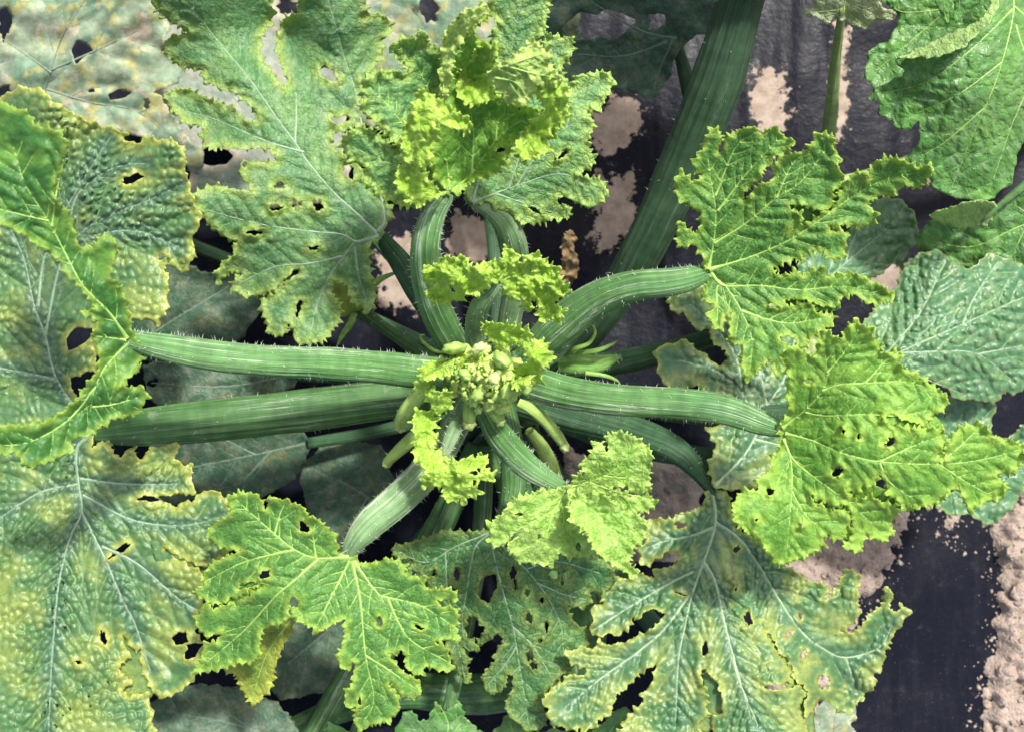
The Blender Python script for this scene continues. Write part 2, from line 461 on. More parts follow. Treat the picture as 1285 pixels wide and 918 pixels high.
    def vein_mesh(s, i):
        """the i-th main vein with its side veins as raised, tapering half-rounds lying on the blade."""
        V = []; Fc = []; MI = []
        lines = [(s.main[i], s.vw, s.vw * .25)] + [(b, min(1.25, s.vw * .38), .5) for b in s.side[i]]
        for li, (q, w0, w1) in enumerate(lines):
            r, t = resample(q, 3.0)
            if len(r) < 3: continue
            z, _ = s.height(r)
            z = np.convolve(np.pad(z, 2, 'edge'), np.ones(5) / 5, 'valid')
            jn = li == 0 and np.hypot(*(q[0] - s.main[0][0])) < 14 and s.vw > 3; wd = np.interp(t / t[-1], [0, .06, .16, 1], [max(w0 * 2.3, 10.) if jn else w0 * 1.4, max(w0 * 1.5, 6.) if jn else w0 * 1.1, w0 * .9, w1]) * .5
            tg = np.gradient(r, axis=0); tg /= np.maximum(np.hypot(*tg.T), 1e-6)[:, None]; nr = np.stack([-tg[:, 1], tg[:, 0]], 1)
            b = len(V); A = [-1.0, -.55, 0, .55, 1.0]; Hh = [-.9, .35, .75, .35, -.9]
            A = np.array(A); Hh = np.array(Hh)
            uv = r[:, None] + nr[:, None] * (A[None] * wd[:, None])[..., None]
            V += list(to3(uv, z[:, None] + Hh[None] * wd[:, None] * .045 + .012).reshape(-1, 3))
            x = (b + np.arange(len(r) - 1)[:, None] * 5 + np.arange(4)[None]).ravel()
            Fc.append(np.stack([x, x + 1, x + 6, x + 5], 1)); MI += [0 if li == 0 else 1] * len(x)
        return np.array(V), Fc, MI

def leaf(name, parent, sheets, mats, veinmat, label=None, tubes=True):
    VV = []; FF = []; MI = []; AT = None; b = 0
    for s in sheets:
        V, Fc, mi, at = s.build()
        VV.append(V); FF += [f + b for f in Fc]; MI.append(mi); b += len(V)
        AT = at if AT is None else {k: np.concatenate([AT[k], at[k]]) for k in at}
    o = mesh_obj(name, np.vstack(VV), FF, mats, parent, np.concatenate(MI), AT)
    if label: o['label'] = label
    if tubes:
        for s in sheets:
            for i in range(len(s.main)):
                V, Fc, mi = s.vein_mesh(i)
                if len(Fc): mesh_obj('vein', V, Fc, veinmat if isinstance(veinmat, (list, tuple)) else [veinmat, veinmat], o, mi)
    return o

# ------------------------------------------------------------------ stalks
def stalk(name, path, mat, parent, hairs=0, hairmat=None, ribs=17, rib=.04, seed=0, flat=.9, cap=True, nseg=68, hl=6., wscale=.85):
    """path of 'x,y,z,width'; ribbed tube, with bristles standing off it."""
    q = pts(path); c = CROP[[t for t in path.split() if t in CROP][0]][2] if any(t in CROP for t in path.split()) else 1.
    q[:, 3] *= wscale / c
    q = catmull(q, 10); rng = np.random.default_rng(seed + 77)
    P = to3(q[:, :2], q[:, 2]); R = np.maximum(q[:, 3], .6) * .5 * (CAM_H - q[:, 2] / 100) / F_PX
    T = np.gradient(P, axis=0); T /= np.maximum(np.linalg.norm(T, axis=1), 1e-9)[:, None]
    up = np.array([0, 0, 1.]); 
    if np.all(np.abs(T[:, 2]) > .9): up = np.array([0, 1., 0])
    S = np.cross(T, up); S /= np.maximum(np.linalg.norm(S, axis=1), 1e-6)[:, None]; Nn = np.cross(S, T)
    al = np.concatenate([[0], np.cumsum(np.linalg.norm(np.diff(P, axis=0), axis=1))]) * 2200
    th = np.linspace(0, 2 * math.pi, nseg, endpoint=False); ph = rng.uniform(0, 6)
    m = len(P)
    amp = .6 + .4 * np.sin(th * 3 + ph)
    TH = np.tile(th, (m, 1)); AL = np.tile(al[:, None], (1, nseg)); wob = fbm(TH * 2, AL / 45, seed, 2) * .045 + .028 * fbm(np.cos(TH) * 7 + seed, np.sin(TH) * 7 + AL / 260, seed + 3, 2)
    prof = 1 + rib * amp * np.cos(ribs * th + ph) - .07 * np.exp(-((th - math.pi / 2) / .35) ** 2)
    rr = R[:, None] * (1 + (prof[None] - 1) * (.75 + .6 * vnoise(AL / 130, TH, seed + 9)) + wob)
    V = P[:, None] + rr[..., None] * (np.cos(th)[None, :, None] * S[:, None] + flat * np.sin(th)[None, :, None] * Nn[:, None])
    V = V.reshape(-1, 3)
    rg = np.tile(.5 + .5 * np.cos(ribs * th + ph) * amp, m)
    fv = np.stack([np.tile(th / 6.2832, m) + seed * 3.3, np.repeat(al, nseg) + seed * 91, np.zeros(m * nseg)], 1)
    ii = np.arange(m - 1)[:, None] * nseg; jj = np.arange(nseg)[None]; qa = (ii + jj).ravel(); qb = (ii + (jj + 1) % nseg).ravel()
    quads = np.stack([qa, qa + nseg, qb + nseg, qb], 1); Fc = []
    V = [tuple(v) for v in V.tolist()]; rg = rg.tolist(); fv = list(map(tuple, fv.tolist()))
    if cap:
        for e, sgn in ((0, -1), (m - 1, 1)):
            ci = len(V); V.append(tuple(P[e] + T[e] * R[e] * .35 * sgn)); rg.append(.5); fv.append((.5, float(al[e]), 0))
            for j in range(nseg):
                a = e * nseg + j; b = e * nseg + (j + 1) % nseg; Fc.append((a, b, ci) if sgn > 0 else (b, a, ci))
    mi = [0] * (len(quads) + len(Fc))
    for _ in range(hairs):
        i = rng.integers(2, m - 1); a = rng.uniform(-.5, math.pi + .5) if rng.random() < .6 else rng.choice([0., math.pi]) + rng.uniform(-.25, .25)
        d = math.cos(a) * S[i] + flat * math.sin(a) * Nn[i]
        f = rng.random(); base = P[i] * (1 - f) + P[min(i + 1, m - 1)] * f + d * R[i] * .97
        ln = hl * rng.uniform(.4, 1.2) * (CAM_H - P[i][2]) / F_PX; tip = base + d * ln + T[i] * ln * rng.uniform(-.6, .6) + rng.normal(0, .15, 3) * ln
        w_ = .00022 * rng.uniform(.7, 1.3)
        b = len(V); e2 = np.cross(d, T[i])
        for k in range(3):
            an = k * 2.0944; V.append(tuple(base + w_ * (math.cos(an) * T[i] + math.sin(an) * e2)))
        V.append(tuple(tip)); Fc += [(b, b + 1, b + 3), (b + 1, b + 2, b + 3), (b + 2, b, b + 3)]; mi += [1] * 3
        rg += [.5] * 4; fv += [(0., 0., 0.)] * 4
    return mesh_obj(name, V, [quads, np.array(Fc, int).reshape(-1, 3)], [mat, hairmat or mat], parent, mi, dict(ridge=rg, flat=np.array(fv)))

# ================================================================== materials used
LM = leaf_material
M_YOUNG = LM('leaf_young', (.075, .23, .045), (.18, .37, .065), (.40, .56, .085), (.27, .42, .09), ct=(.20, .36, .07), ctam=.55, edge=(-0.07, 0.31), mos=(.48, .68), mscale=.022, rough=.42, net=6.5, netam=.5, netb=.4)
M_YOUNG_U = LM('leaf_young_underside', (.16, .34, .07), (.24, .42, .09), (.45, .58, .1), (.34, .5, .16), ct=(.3, .48, .14), ctam=.6, rough=.6)
M_BRIGHT = LM('leaf_bright', (.11, .30, .04), (.22, .42, .06), (.38, .57, .09), (.32, .50, .10), ct=(.27, .44, .07), ctam=.3, net=7, netam=.35, netb=.3, edge=(-0.07, 0.465), mos=(.42, .66), mscale=.02, rough=.45)
M_BRIGHT_U = LM('leaf_bright_underside', (.3, .46, .12), (.4, .54, .16), (.5, .62, .18), (.42, .6, .18), ct=(.42, .6, .16), rough=.6)
M_LIME = LM('leaf_lime', (.25, .46, .075), (.42, .61, .16), (.49, .67, .17), (.18, .38, .05), ct=(.2, .42, .05), ctam=.5, edge=(-0.02, 0.372), mos=(.35, .6), mscale=.03, rough=.5, trans=.35)
M_FRILL = LM('leaf_frilly', (.34, .56, .06), (.45, .65, .11), (.53, .71, .15), (.3, .5, .05), ct=(.26, .46, .03), ctam=.4, edge=(-0.02, 0.248), mos=(.4, .6), mscale=.05, rough=.5, trans=.35)
M_PALE = LM('leaf_pale', (.16, .35, .11), (.27, .44, .12), (.44, .60, .13), (.17, .34, .12), ct=(.07, .22, .10), ctam=.6, edge=(-.02, .58), mos=(.4, .65), mscale=.03, rough=.48)
M_TEAL = LM('leaf_teal', (.09, .21, .07), (.15, .28, .09), (.26, .38, .07), (.22, .34, .18), ct=(.035, .12, .07), ctam=.55, edge=(-0.07, 0.2604), mos=(.42, .62), mscale=.02, rough=.42, cc=(.25, .36, .15), ccam=.45, dust=.25)
M_TEAL_U = LM('leaf_teal_underside', (.14, .28, .12), (.2, .33, .13), (.3, .42, .12), (.28, .4, .2), rough=.65)
M_OLDGL = LM('leaf_blistered', (.10, .235, .075), (.30, .40, .09), (.48, .52, .10), (.20, .30, .18), ct=(.04, .12, .045), ctam=1.0, edge=(-0.02, 0.372), mos=(.42, .62), mscale=.013, rough=.43, cc=(.36, .43, .14), ccam=.14, ctr=(.07, .18, .10), spec=.8, net=5, netam=.25, netb=.05, dust=.12)
M_SE = LM('leaf_southeast', (.10, .24, .08), (.35, .44, .12), (.46, .52, .10), (.3, .4, .22), ct=(.05, .15, .055), ctam=.9, edge=(-0.07, 0.2604), mos=(.42, .6), mscale=.02, rough=.4, cc=(.2, .32, .1), ccam=.2, spec=.8, net=5, netam=.25, netb=.05, dust=.12, ctr=(.085, .215, .11))
M_EAST = LM('leaf_east', (.085, .23, .095), (.13, .28, .10), (.33, .40, .12), (.24, .36, .2), ct=(.05, .15, .07), ctam=.9, edge=(-0.12, 0.186), mos=(.45, .66), mscale=.03, rough=.36, cc=(.26, .36, .18), ccam=.5, spec=.65, spots=[((.42, .43, .16), .8)], spot_th=.62, spot_scale=.06, dust=.2, net=5, netam=.25, netb=.05)
M_GREEN = LM('leaf_healthy', (.07, .20, .04), (.12, .29, .06), (.16, .33, .06), (.16, .30, .08), ct=(.12, .25, .07), ctam=.2, net=17, netam=.3, netb=.8, dust=.25, edge=(-0.22, 0.0744), rough=.38, trans=.22)
M_GREEN_U = LM('leaf_healthy_underside', (.24, .40, .13), (.3, .46, .16), (.35, .5, .18), (.3, .45, .15), rough=.6)
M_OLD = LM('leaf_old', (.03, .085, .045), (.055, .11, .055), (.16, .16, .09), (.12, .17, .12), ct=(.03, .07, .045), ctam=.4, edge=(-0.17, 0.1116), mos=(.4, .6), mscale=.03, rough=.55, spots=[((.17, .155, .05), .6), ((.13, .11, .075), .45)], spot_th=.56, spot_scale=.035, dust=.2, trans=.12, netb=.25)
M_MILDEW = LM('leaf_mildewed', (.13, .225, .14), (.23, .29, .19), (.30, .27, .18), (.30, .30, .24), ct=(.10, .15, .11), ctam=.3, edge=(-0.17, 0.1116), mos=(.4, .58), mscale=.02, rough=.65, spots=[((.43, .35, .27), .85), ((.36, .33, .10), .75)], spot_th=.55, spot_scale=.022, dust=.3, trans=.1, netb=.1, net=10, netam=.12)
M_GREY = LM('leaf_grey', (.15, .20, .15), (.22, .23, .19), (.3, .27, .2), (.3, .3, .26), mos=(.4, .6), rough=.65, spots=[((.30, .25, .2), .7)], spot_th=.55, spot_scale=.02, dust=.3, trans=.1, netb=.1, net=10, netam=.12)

S_YOUNG = stalk_material('petiole_green', (.048, .145, .036), (.10, .215, .066), (.43, .50, .39), .85)
S_PALE = stalk_material('petiole_pale', (.09, .185, .07), (.18, .28, .13), (.46, .53, .41), .85)
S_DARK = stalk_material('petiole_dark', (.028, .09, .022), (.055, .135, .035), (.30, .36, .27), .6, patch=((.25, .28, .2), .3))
S_SHADE = stalk_material('petiole_old_shade', (.02, .062, .024), (.034, .09, .036), (.12, .17, .11), .4)  # dark green of older stalks, darkened further to paint in shade
S_FAR_SHADE = stalk_material('petiole_far_shade', (.015, .04, .018), (.026, .06, .028), (.10, .14, .10), .35)  # shade on the thick far stalk is painted into this darker green
S_LIT = stalk_material('petiole_pale_lit', (.22, .33, .10), (.30, .42, .15), (.42, .5, .28), .4)  # pale green, lightened to paint in sunlight on the upright stalk
M_UPALE = LM('leaf_underside_pale', (.38, .46, .27), (.45, .52, .33), (.48, .55, .34), (.45, .54, .32), rough=.6)
S_FRUIT = stalk_material('fruit_pale', (.27, .43, .09), (.36, .52, .13), (.5, .62, .25), .35, rough=.42)
VEIN_Y = plain_material('vein_lime', (.24, .40, .08), (.32, .48, .12), 600, .55)
VEIN_L = plain_material('vein_soft', (.27, .45, .09), (.34, .52, .12), 600, .55)
VEIN_G = plain_material('vein_grey_green', (.17, .27, .16), (.25, .34, .22), 600, .5)
VEIN_P = plain_material('vein_pale', (.25, .36, .19), (.33, .42, .24), 600, .5)
VEIN_D = plain_material('vein_dull', (.09, .15, .10), (.14, .18, .12), 500, .6)
VEIN_SG = plain_material('vein_side', (.12, .25, .09), (.18, .31, .12), 600, .5)
HAIR = plain_material('bristle_white', (.55, .62, .5), (.65, .7, .58), 900, .5, trans=.3)
M_BUD = plain_material('bud_green', (.22, .37, .07), (.34, .48, .12), 220, .5, trans=.1)
M_SEPAL = plain_material('sepal_green', (.14, .30, .05), (.24, .40, .09), 260, .5, trans=.15)
M_CREAM = plain_material('blossom_cream', (.42, .52, .17), (.52, .60, .24), 300, .55, trans=.15)
M_DRY = plain_material('dried_blossom', (.15, .10, .045), (.26, .185, .09), 160, .85)

# ================================================================== bed: soil, plastic film, clods
def bed_mask(U, polys, soft=14.):
    m = np.full(len(U), -1e3)
    for p in polys:
        q = pts(p)[:, :2]; e, _ = resample(q, 4., True); d, _ = near(U, e)
        m = np.maximum(m, np.where(inside(U, q), d, -d))
    return np.clip(m / soft, -1, 1)

SOIL_POLY = ["N 1244,1000 1222,918 1232,860 1244,795 1247,735 1252,706 1240,688 1238,655 1262,600 1300,560 1600,520 1700,1000",
             "N 960,640 1146,628 1146,660 1144,684 1131,699 1116,727 1101,754 1086,790 1060,850 1040,918 1030,1000 940,1000",
             "S 905,340 1065,380 1050,440 1000,548 960,535 935,440",
             "N 700,560 900,560 880,720 700,700"]
def soil_z(U):
    x, y = U[:, 0], U[:, 1]
    m = bed_mask(U, SOIL_POLY, 26.)
    wob = fbm(x / 60, y / 60, 3, 4); right = np.clip((x - 1190) / 60, 0, 1)
    rid = 1 - np.abs(fbm(x / 24 + .6 * vnoise(x / 13, y / 13, 4), y / 24, 5, 4)) * 2.2
    cl = cells(x / 17 + .5 * vnoise(x / 9, y / 9, 6), y / 15 + .5 * vnoise(x / 9, y / 9, 7), 12)
    crack = np.clip(cl[1] / .16, 0, 1) * np.clip(vnoise(x / 40, y / 40, 18) + .4, 0, 1)
    fine = fbm(x / 8, y / 8, 21, 3)
    return -1.0 + 1.5 * np.clip(m + .55 * fbm(x / 14, y / 14, 77, 4), -1, 1) + .4 * wob + (.15 + .4 * right) * rid * np.clip(m + .3, 0, 1) + .16 * right * crack + (.14 + .2 * right) * fine + .12 * right * fbm(x / 3.5, y / 3.5, 29, 2)

def grid_mesh(name, x0, x1, y0, y1, st, zf, mat, attrs=None, keep=None, lim=None):
    xs = np.arange(x0, x1 + .1, st); ys = np.arange(y0, y1 + .1, st)
    U = np.stack(np.meshgrid(xs, ys), -1).reshape(-1, 2); nx = len(xs); ny = len(ys)
    z = zf(U); at = attrs(U) if attrs else {}
    V = np.empty((len(U), 3)); d = CAM_H / F_PX
    V[:, 0] = (U[:, 0] - 642.5) * d; V[:, 1] = -(U[:, 1] - 459) * d; V[:, 2] = z / 100
    i = np.arange(nx - 1)[None] + nx * np.arange(ny - 1)[:, None]; i = i.ravel()
    Fc = np.stack([i, i + nx, i + nx + 1, i + 1], 1)
    if keep is not None:
        Fc = Fc[keep(U[Fc].mean(1))]
    return V, Fc, at

ts = NT('dry_soil')
co = ts.n('ShaderNodeTexCoord').outputs['Object']
n1 = ts.noise(co, 14, 5, .65); n2 = ts.noise(co, 120, 4, .65); n3 = ts.noise(co, 420, 3, .6)
c = ts.mix(ts.ramp(n1, .3, .7), (.265, .21, .17), (.36, .295, .245)); c = ts.mix(ts.ramp(n2, .55, .75, 0, .5), c, (.21, .155, .115))
c = ts.mix(ts.ramp(n3, .62, .72, 0, .7), c, (.14, .11, .09)); c = ts.mix(ts.ramp(ts.noise(co, 300, 2), .68, .74, 0, .6), c, (.55, .48, .4))
b = ts.n('ShaderNodeBump', Strength=.9, Distance=.004); ts.set(b.inputs['Height'], ts.math('ADD', n2, ts.math('MULTIPLY', n3, .6)))
pr = ts.n('ShaderNodeBsdfPrincipled', Roughness=.92); ts.set(pr.inputs['Base Color'], c); ts.set(pr.inputs['Normal'], b.outputs[0])
pr.inputs['Specular IOR Level'].default_value = .2
ts.t.links.new(pr.outputs[0], ts.out.inputs['Surface']); M_SOIL = ts.m

V, Fc, at = grid_mesh('soil', -160, 1480, -160, 1100, 3.6, soil_z, M_SOIL)
b0 = len(V); inner = (V[:, 0].min(), V[:, 0].max(), V[:, 1].min(), V[:, 1].max())
o = mesh_obj('soil', V, Fc, [M_SOIL]); tag(o, kind='structure')
# the field beyond, sloping gently off the fine patch out to the horizon
def field_ring():
    xs = [-60, -8, -2, inner[0], inner[1], 2, 8, 60]; ys = [-60, -8, -2, inner[2], inner[3], 2, 8, 60]
    V = []; Fc = []
    xs2 = np.unique(np.concatenate([np.linspace(a, b, 9) for a, b in zip(xs[:-1], xs[1:])])); ys2 = np.unique(np.concatenate([np.linspace(a, b, 9) for a, b in zip(ys[:-1], ys[1:])]))
    for y in ys2:
        for x in xs2:
            out = max(inner[0] - x, x - inner[1], inner[2] - y, y - inner[3])
            V.append((x, y, -.014 + .004 * math.sin(x * 3.1) * math.cos(y * 2.3) * min(1, max(0, out) * 3)))
    n = len(xs2)
    for j in range(len(ys2) - 1):
        for i in range(n - 1):
            cx = (xs2[i] + xs2[i + 1]) / 2; cy = (ys2[j] + ys2[j + 1]) / 2
            if inner[0] < cx < inner[1] and inner[2] < cy < inner[3]: continue
            Fc.append((j * n + i, j * n + i + 1, (j + 1) * n + i + 1, (j + 1) * n + i))
    return V, Fc
V, Fc = field_ring(); o = mesh_obj('field', V, Fc, [M_SOIL]); tag(o, kind='structure')

# black mulch film, wrinkled, lying on the soil, mud dried onto it
MUD = ["N 944,85 985,80 990,110 985,160 958,165 942,140", "N 1052,30 1066,40 1062,170 1046,175", "N 735,150 770,112 800,125 808,160 775,190 745,180",
       "N 738,225 795,215 800,290 750,318", "N 1080,270 1140,330 1120,380 1060,350", "N 1140,195 1175,190 1170,230 1140,230",
       "N 560,270 640,270 640,330 570,330", "N 470,300 545,285 550,400 480,380"]
def film_z(U):
    x, y = U[:, 0], U[:, 1]
    ridge = 1 - np.abs(fbm(x / 42 + .02 * y / 42, y / 330, 31, 3)) * 2
    return -.45 + .13 * ridge * np.clip(1.2 - np.abs(x - 1080) / 700, .2, 1) + .3 * fbm(x / 120, y / 120, 33, 2) + .02 * fbm(x / 9, y / 30, 35, 2)
def film_at(U):
    x, y = U[:, 0], U[:, 1]
    m = np.full(len(U), -1.); k = (x > 400) & (x < 1240) & (y > -60) & (y < 460); m[k] = bed_mask(U[k], MUD, 34.)
    m = m + .25 * fbm(x / 30, y / 30, 41, 2)
    tx = x - 30 * fbm(x / 80, y / 80, 44, 2)
    return dict(mud=np.clip(m * .5 + .5, 0, 1), flat=np.c_[x, y, 0 * x])
tf = NT('mulch_film')
fl = tf.attr('flat').outputs['Vector']; mud = tf.attr('mud').outputs['Fac']
mp = tf.n('ShaderNodeMapping'); tf.set(mp.inputs['Vector'], fl); mp.inputs['Scale'].default_value = (.09, .012, 1)
dn = tf.noise(mp.outputs[0], 1, 4, .65); dn2 = tf.noise(fl, .05, 5, .7); dn3 = tf.noise(fl, .6, 2)
col = tf.mix(tf.ramp(dn, .46, .8, 0, .5), (.006, .007, .012), (.018, .018, .021))
col = tf.mix(tf.ramp(dn2, .57, .76, 0, .3), col, (.07, .063, .058))
mudc = tf.mix(tf.ramp(dn2, .3, .7), (.20, .155, .12), (.33, .27, .22))
mf = tf.ramp(tf.math('ADD', mud, tf.math('MULTIPLY', tf.math('SUBTRACT', tf.noise(fl, .07, 5, .65), .5), 1.1)), .47, .56)
col = tf.mix(mf, col, mudc)
col = tf.mix(tf.ramp(dn3, .70, .76, 0, .6), col, (.35, .31, .28))
b = tf.n('ShaderNodeBump', Strength=.3, Distance=.0015); tf.set(b.inputs['Height'], tf.math('ADD', tf.noise(fl, .12, 4), tf.math('MULTIPLY', mf, .8)))
pr = tf.n('ShaderNodeBsdfPrincipled'); tf.set(pr.inputs['Base Color'], col); tf.set(pr.inputs['Roughness'], tf.mix(mf, tf.ramp(dn2, .35, .7, .28, .45), (.9, .9, .9)))
pr.inputs['Specular IOR Level'].default_value = .06; tf.set(pr.inputs['Normal'], b.outputs[0]); tf.t.links.new(pr.outputs[0], tf.out.inputs['Surface'])
V, Fc, at = grid_mesh('mulch_film', -640, 1316, -760, 1700, 6.0, film_z, tf.m, film_at)
n = len(V); V2 = V - np.array([0, 0, .0004])
o = mesh_obj('mulch_film', np.vstack([V, V2]), np.vstack([Fc, Fc[:, ::-1] + n]), [tf.m], attrs={k: np.concatenate([a, a]) for k, a in at.items()})
tag(o, 'black plastic mulch film streaked with dried mud, lying over the soil under the plants', 'plastic sheet')

# loose clods on the soil along the film
def clod(name, px, py, r, seed, label, group):
    rng = np.random.default_rng(seed); bm = bmesh.new(); bmesh.ops.create_icosphere(bm, subdivisions=4, radius=1)
    ax = rng.uniform(.75, 1.25, 3) * np.array([1, 1, .5])
    co = np.array([v.co[:] for v in bm.verts]); k = 1 + .5 * fbm(co[:, 0] * 1.3 + seed, co[:, 1] * 1.3 + co[:, 2] * 1.7, seed, 3) + .2 * fbm(co[:, 0] * 4, co[:, 1] * 4 + co[:, 2] * 3, seed + 5, 4)
    k = np.minimum(k, 1.0 + .12 * fbm(co[:, 0] * 3 + seed, co[:, 1] * 3 - co[:, 2], seed + 9, 2)); co = co * k[:, None] * ax; th = rng.uniform(0, 6); rr = r * CAM_H / F_PX
    for v, c_ in zip(bm.verts, co): v.co = (rr * (c_[0] * math.cos(th) - c_[1] * math.sin(th)), rr * (c_[0] * math.sin(th) + c_[1] * math.cos(th)), rr * c_[2])
    me = bpy.data.meshes.new(name); bm.to_mesh(me); bm.free(); me.materials.append(M_SOIL)
    me.polygons.foreach_set('use_smooth', np.ones(len(me.polygons), dtype=bool))
    ob = bpy.data.objects.new(name, me); COL.objects.link(ob)
    z = max(float(soil_z(np.array([[px, py]], float))[0]), float(film_z(np.array([[px, py]], float))[0])) / 100
    ob.location = ((px - 642.5) * CAM_H / F_PX, -(py - 459) * CAM_H / F_PX, z + rr * .22); tag(ob, label, 'clod', group); return ob
CL = [(1264, 690, 12), (1276, 742, 17), (1262, 842, 18), (1281, 800, 13), (1240, 884, 9), (1272, 884, 19), (1252, 912, 10)]
for i, (x, y, r) in enumerate(CL):
    clod('soil_clod', x, y, r * .72, 50 + i, 'dry pale brown clod of soil beside the bare black film strip', 'clods of soil along the film edge')

# crumbs spilled from the soil over the film
def crumbs():
    rng = np.random.default_rng(404); N_ = 5200
    U = np.stack([rng.uniform(930, 1290, N_), rng.uniform(560, 925, N_)], 1)
    U = np.vstack([U, np.stack([rng.uniform(690, 1200, 900), rng.uniform(0, 360, 900)], 1)])
    m = bed_mask(U, SOIL_POLY, 40.); ok = rng.random(len(U)) < np.where(m > 0, .55, np.clip(1.0 + m * 1.25, .018, 1) ** 3 * .6)
    U = U[ok]; z = np.maximum(soil_z(U), film_z(U)) / 100; d = CAM_H / F_PX
    base = np.array([[1, 0, -.3], [-.5, .87, -.3], [-.5, -.87, -.3], [.2, .1, .7], [.7, .75, .15], [-.8, .1, .3]])
    fc = np.array([[0, 4, 3], [4, 1, 3], [1, 5, 3], [5, 2, 3], [2, 0, 3], [0, 1, 4], [1, 2, 5], [2, 1, 0]])
    r = d * np.clip(rng.lognormal(.35, .55, len(U)), .5, 6.); th = rng.uniform(0, 6.28, len(U))
    B_ = base[None] * rng.uniform(.6, 1.25, (len(U), 6, 3))
    V = np.empty_like(B_); V[..., 0] = B_[..., 0] * np.cos(th)[:, None] - B_[..., 1] * np.sin(th)[:, None]; V[..., 1] = B_[..., 0] * np.sin(th)[:, None] + B_[..., 1] * np.cos(th)[:, None]; V[..., 2] = B_[..., 2] * .8
    V = V * r[:, None, None] + np.stack([(U[:, 0] - 642.5) * d, -(U[:, 1] - 459) * d, z + r * .15], 1)[:, None]
    F_ = (fc[None] + 6 * np.arange(len(U))[:, None, None]).reshape(-1, 3)
    o = mesh_obj('soil_crumbs', V.reshape(-1, 3), F_, [M_SOIL], smooth=False)
    tag(o, 'dry soil crumbs scattered along the edge of the black film', 'soil', kind='stuff')
crumbs()

# ================================================================== the zucchini plant
def at3(s): q = pts(s)[0]; return Vector(to3(q[:2], q[2]))
base = at3('N 620,470,0')
plant = empty('zucchini_plant', base, 'large zucchini plant with yellow-edged mottled leaves and ribbed stalks spreading from one crown', 'plant')
YM = [M_YOUNG, M_YOUNG_U]; BMt = [M_BRIGHT, M_BRIGHT_U]; TM = [M_TEAL, M_TEAL_U]; OM = [M_OLD, M_OLD]
n_st = [0]
def pet(lf, path, mat=None, hairs=70, **k):
    n_st[0] += 1
    if 'keep' in k: k.pop('keep')
    else:
        t = path.split(); a = [float(x) for x in t[-1].split(',')]; b = [float(x) for x in t[-2].split(',')]
        r = b[3] * .5 / 20.
        t[-2] = '%g,%g,%g,%g' % (b[0], b[1], b[2] - r * .5, b[3] * .86); t[-1] = '%g,%g,%g,%g' % (a[0], a[1], a[2] - r * .5, max(a[3] * .8, 5))
        d = ((a[0] - b[0]) * .3, (a[1] - b[1]) * .3)
        t.append('%g,%g,%g,%g' % (a[0] + d[0], a[1] + d[1], a[2] - r * .45, max(a[3] * .25, 2))); path = ' '.join(t)
    return stalk('petiole', path, mat or S_YOUNG, lf, int(hairs * 1.8), HAIR, seed=n_st[0], **k)

stem = stalk('stem', 'N 650,560,-1.5,70 640,520,6,74 628,490,14,70 615,465,22,60 610,455,27,46', S_DARK, plant, 30, HAIR, seed=90)

# ---- old leaves low in the bed
def old(outline, z, veins, holes=(), mats=OM, seed=0, label=None, petiole=None, vm=None, **k):
    kw = dict(tooth=2.2, period=15, sp=4.2, bulge=.25, lam=14, camp=.05, cell=13, und=.7, uscale=90, frill=.35, fscale=26, flam=14, vspace=34, reach=90, vwid=4)
    kw.update(k)
    lf = leaf('leaf', plant, [Sheet(outline, z, veins, holes, seed=seed, **kw)], mats, vm or VEIN_D, label)
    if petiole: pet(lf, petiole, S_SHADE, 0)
    return lf
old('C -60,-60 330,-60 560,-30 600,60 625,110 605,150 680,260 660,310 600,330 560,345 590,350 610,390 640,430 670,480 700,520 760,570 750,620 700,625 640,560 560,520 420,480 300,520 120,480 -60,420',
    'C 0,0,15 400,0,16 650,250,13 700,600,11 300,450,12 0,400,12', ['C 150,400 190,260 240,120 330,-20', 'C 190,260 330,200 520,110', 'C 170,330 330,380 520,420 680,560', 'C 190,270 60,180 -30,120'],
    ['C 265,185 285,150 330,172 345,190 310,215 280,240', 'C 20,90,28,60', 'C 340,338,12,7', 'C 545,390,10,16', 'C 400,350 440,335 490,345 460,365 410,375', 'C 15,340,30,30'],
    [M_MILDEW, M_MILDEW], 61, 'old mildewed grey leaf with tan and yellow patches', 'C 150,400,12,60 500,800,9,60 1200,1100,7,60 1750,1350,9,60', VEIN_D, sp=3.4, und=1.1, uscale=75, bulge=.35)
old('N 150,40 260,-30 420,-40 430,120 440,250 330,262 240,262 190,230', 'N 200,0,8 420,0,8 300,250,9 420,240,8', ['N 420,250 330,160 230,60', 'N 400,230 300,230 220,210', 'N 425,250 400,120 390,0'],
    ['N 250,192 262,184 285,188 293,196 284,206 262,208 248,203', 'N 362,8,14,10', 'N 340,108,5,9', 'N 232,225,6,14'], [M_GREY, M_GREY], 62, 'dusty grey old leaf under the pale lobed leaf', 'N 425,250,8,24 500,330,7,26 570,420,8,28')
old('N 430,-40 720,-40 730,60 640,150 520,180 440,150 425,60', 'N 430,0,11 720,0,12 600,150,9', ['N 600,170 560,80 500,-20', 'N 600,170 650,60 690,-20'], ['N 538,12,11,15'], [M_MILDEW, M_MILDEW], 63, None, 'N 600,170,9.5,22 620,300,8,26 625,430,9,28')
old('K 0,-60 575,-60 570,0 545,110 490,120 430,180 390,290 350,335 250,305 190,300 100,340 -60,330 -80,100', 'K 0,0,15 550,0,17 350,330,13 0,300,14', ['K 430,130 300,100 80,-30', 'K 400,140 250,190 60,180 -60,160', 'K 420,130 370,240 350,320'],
    ['K 40,95 100,42 160,52 190,30 240,42 295,70 250,112 215,137 170,125 100,137 60,120', 'K 362,66,24,28'], [M_OLD, M_OLD], 64, 'dark old leaf with a large ragged hole', 'K 560,900,8,40 520,560,9,50 470,300,11,60 440,180,14,50 430,120,14.6,24')
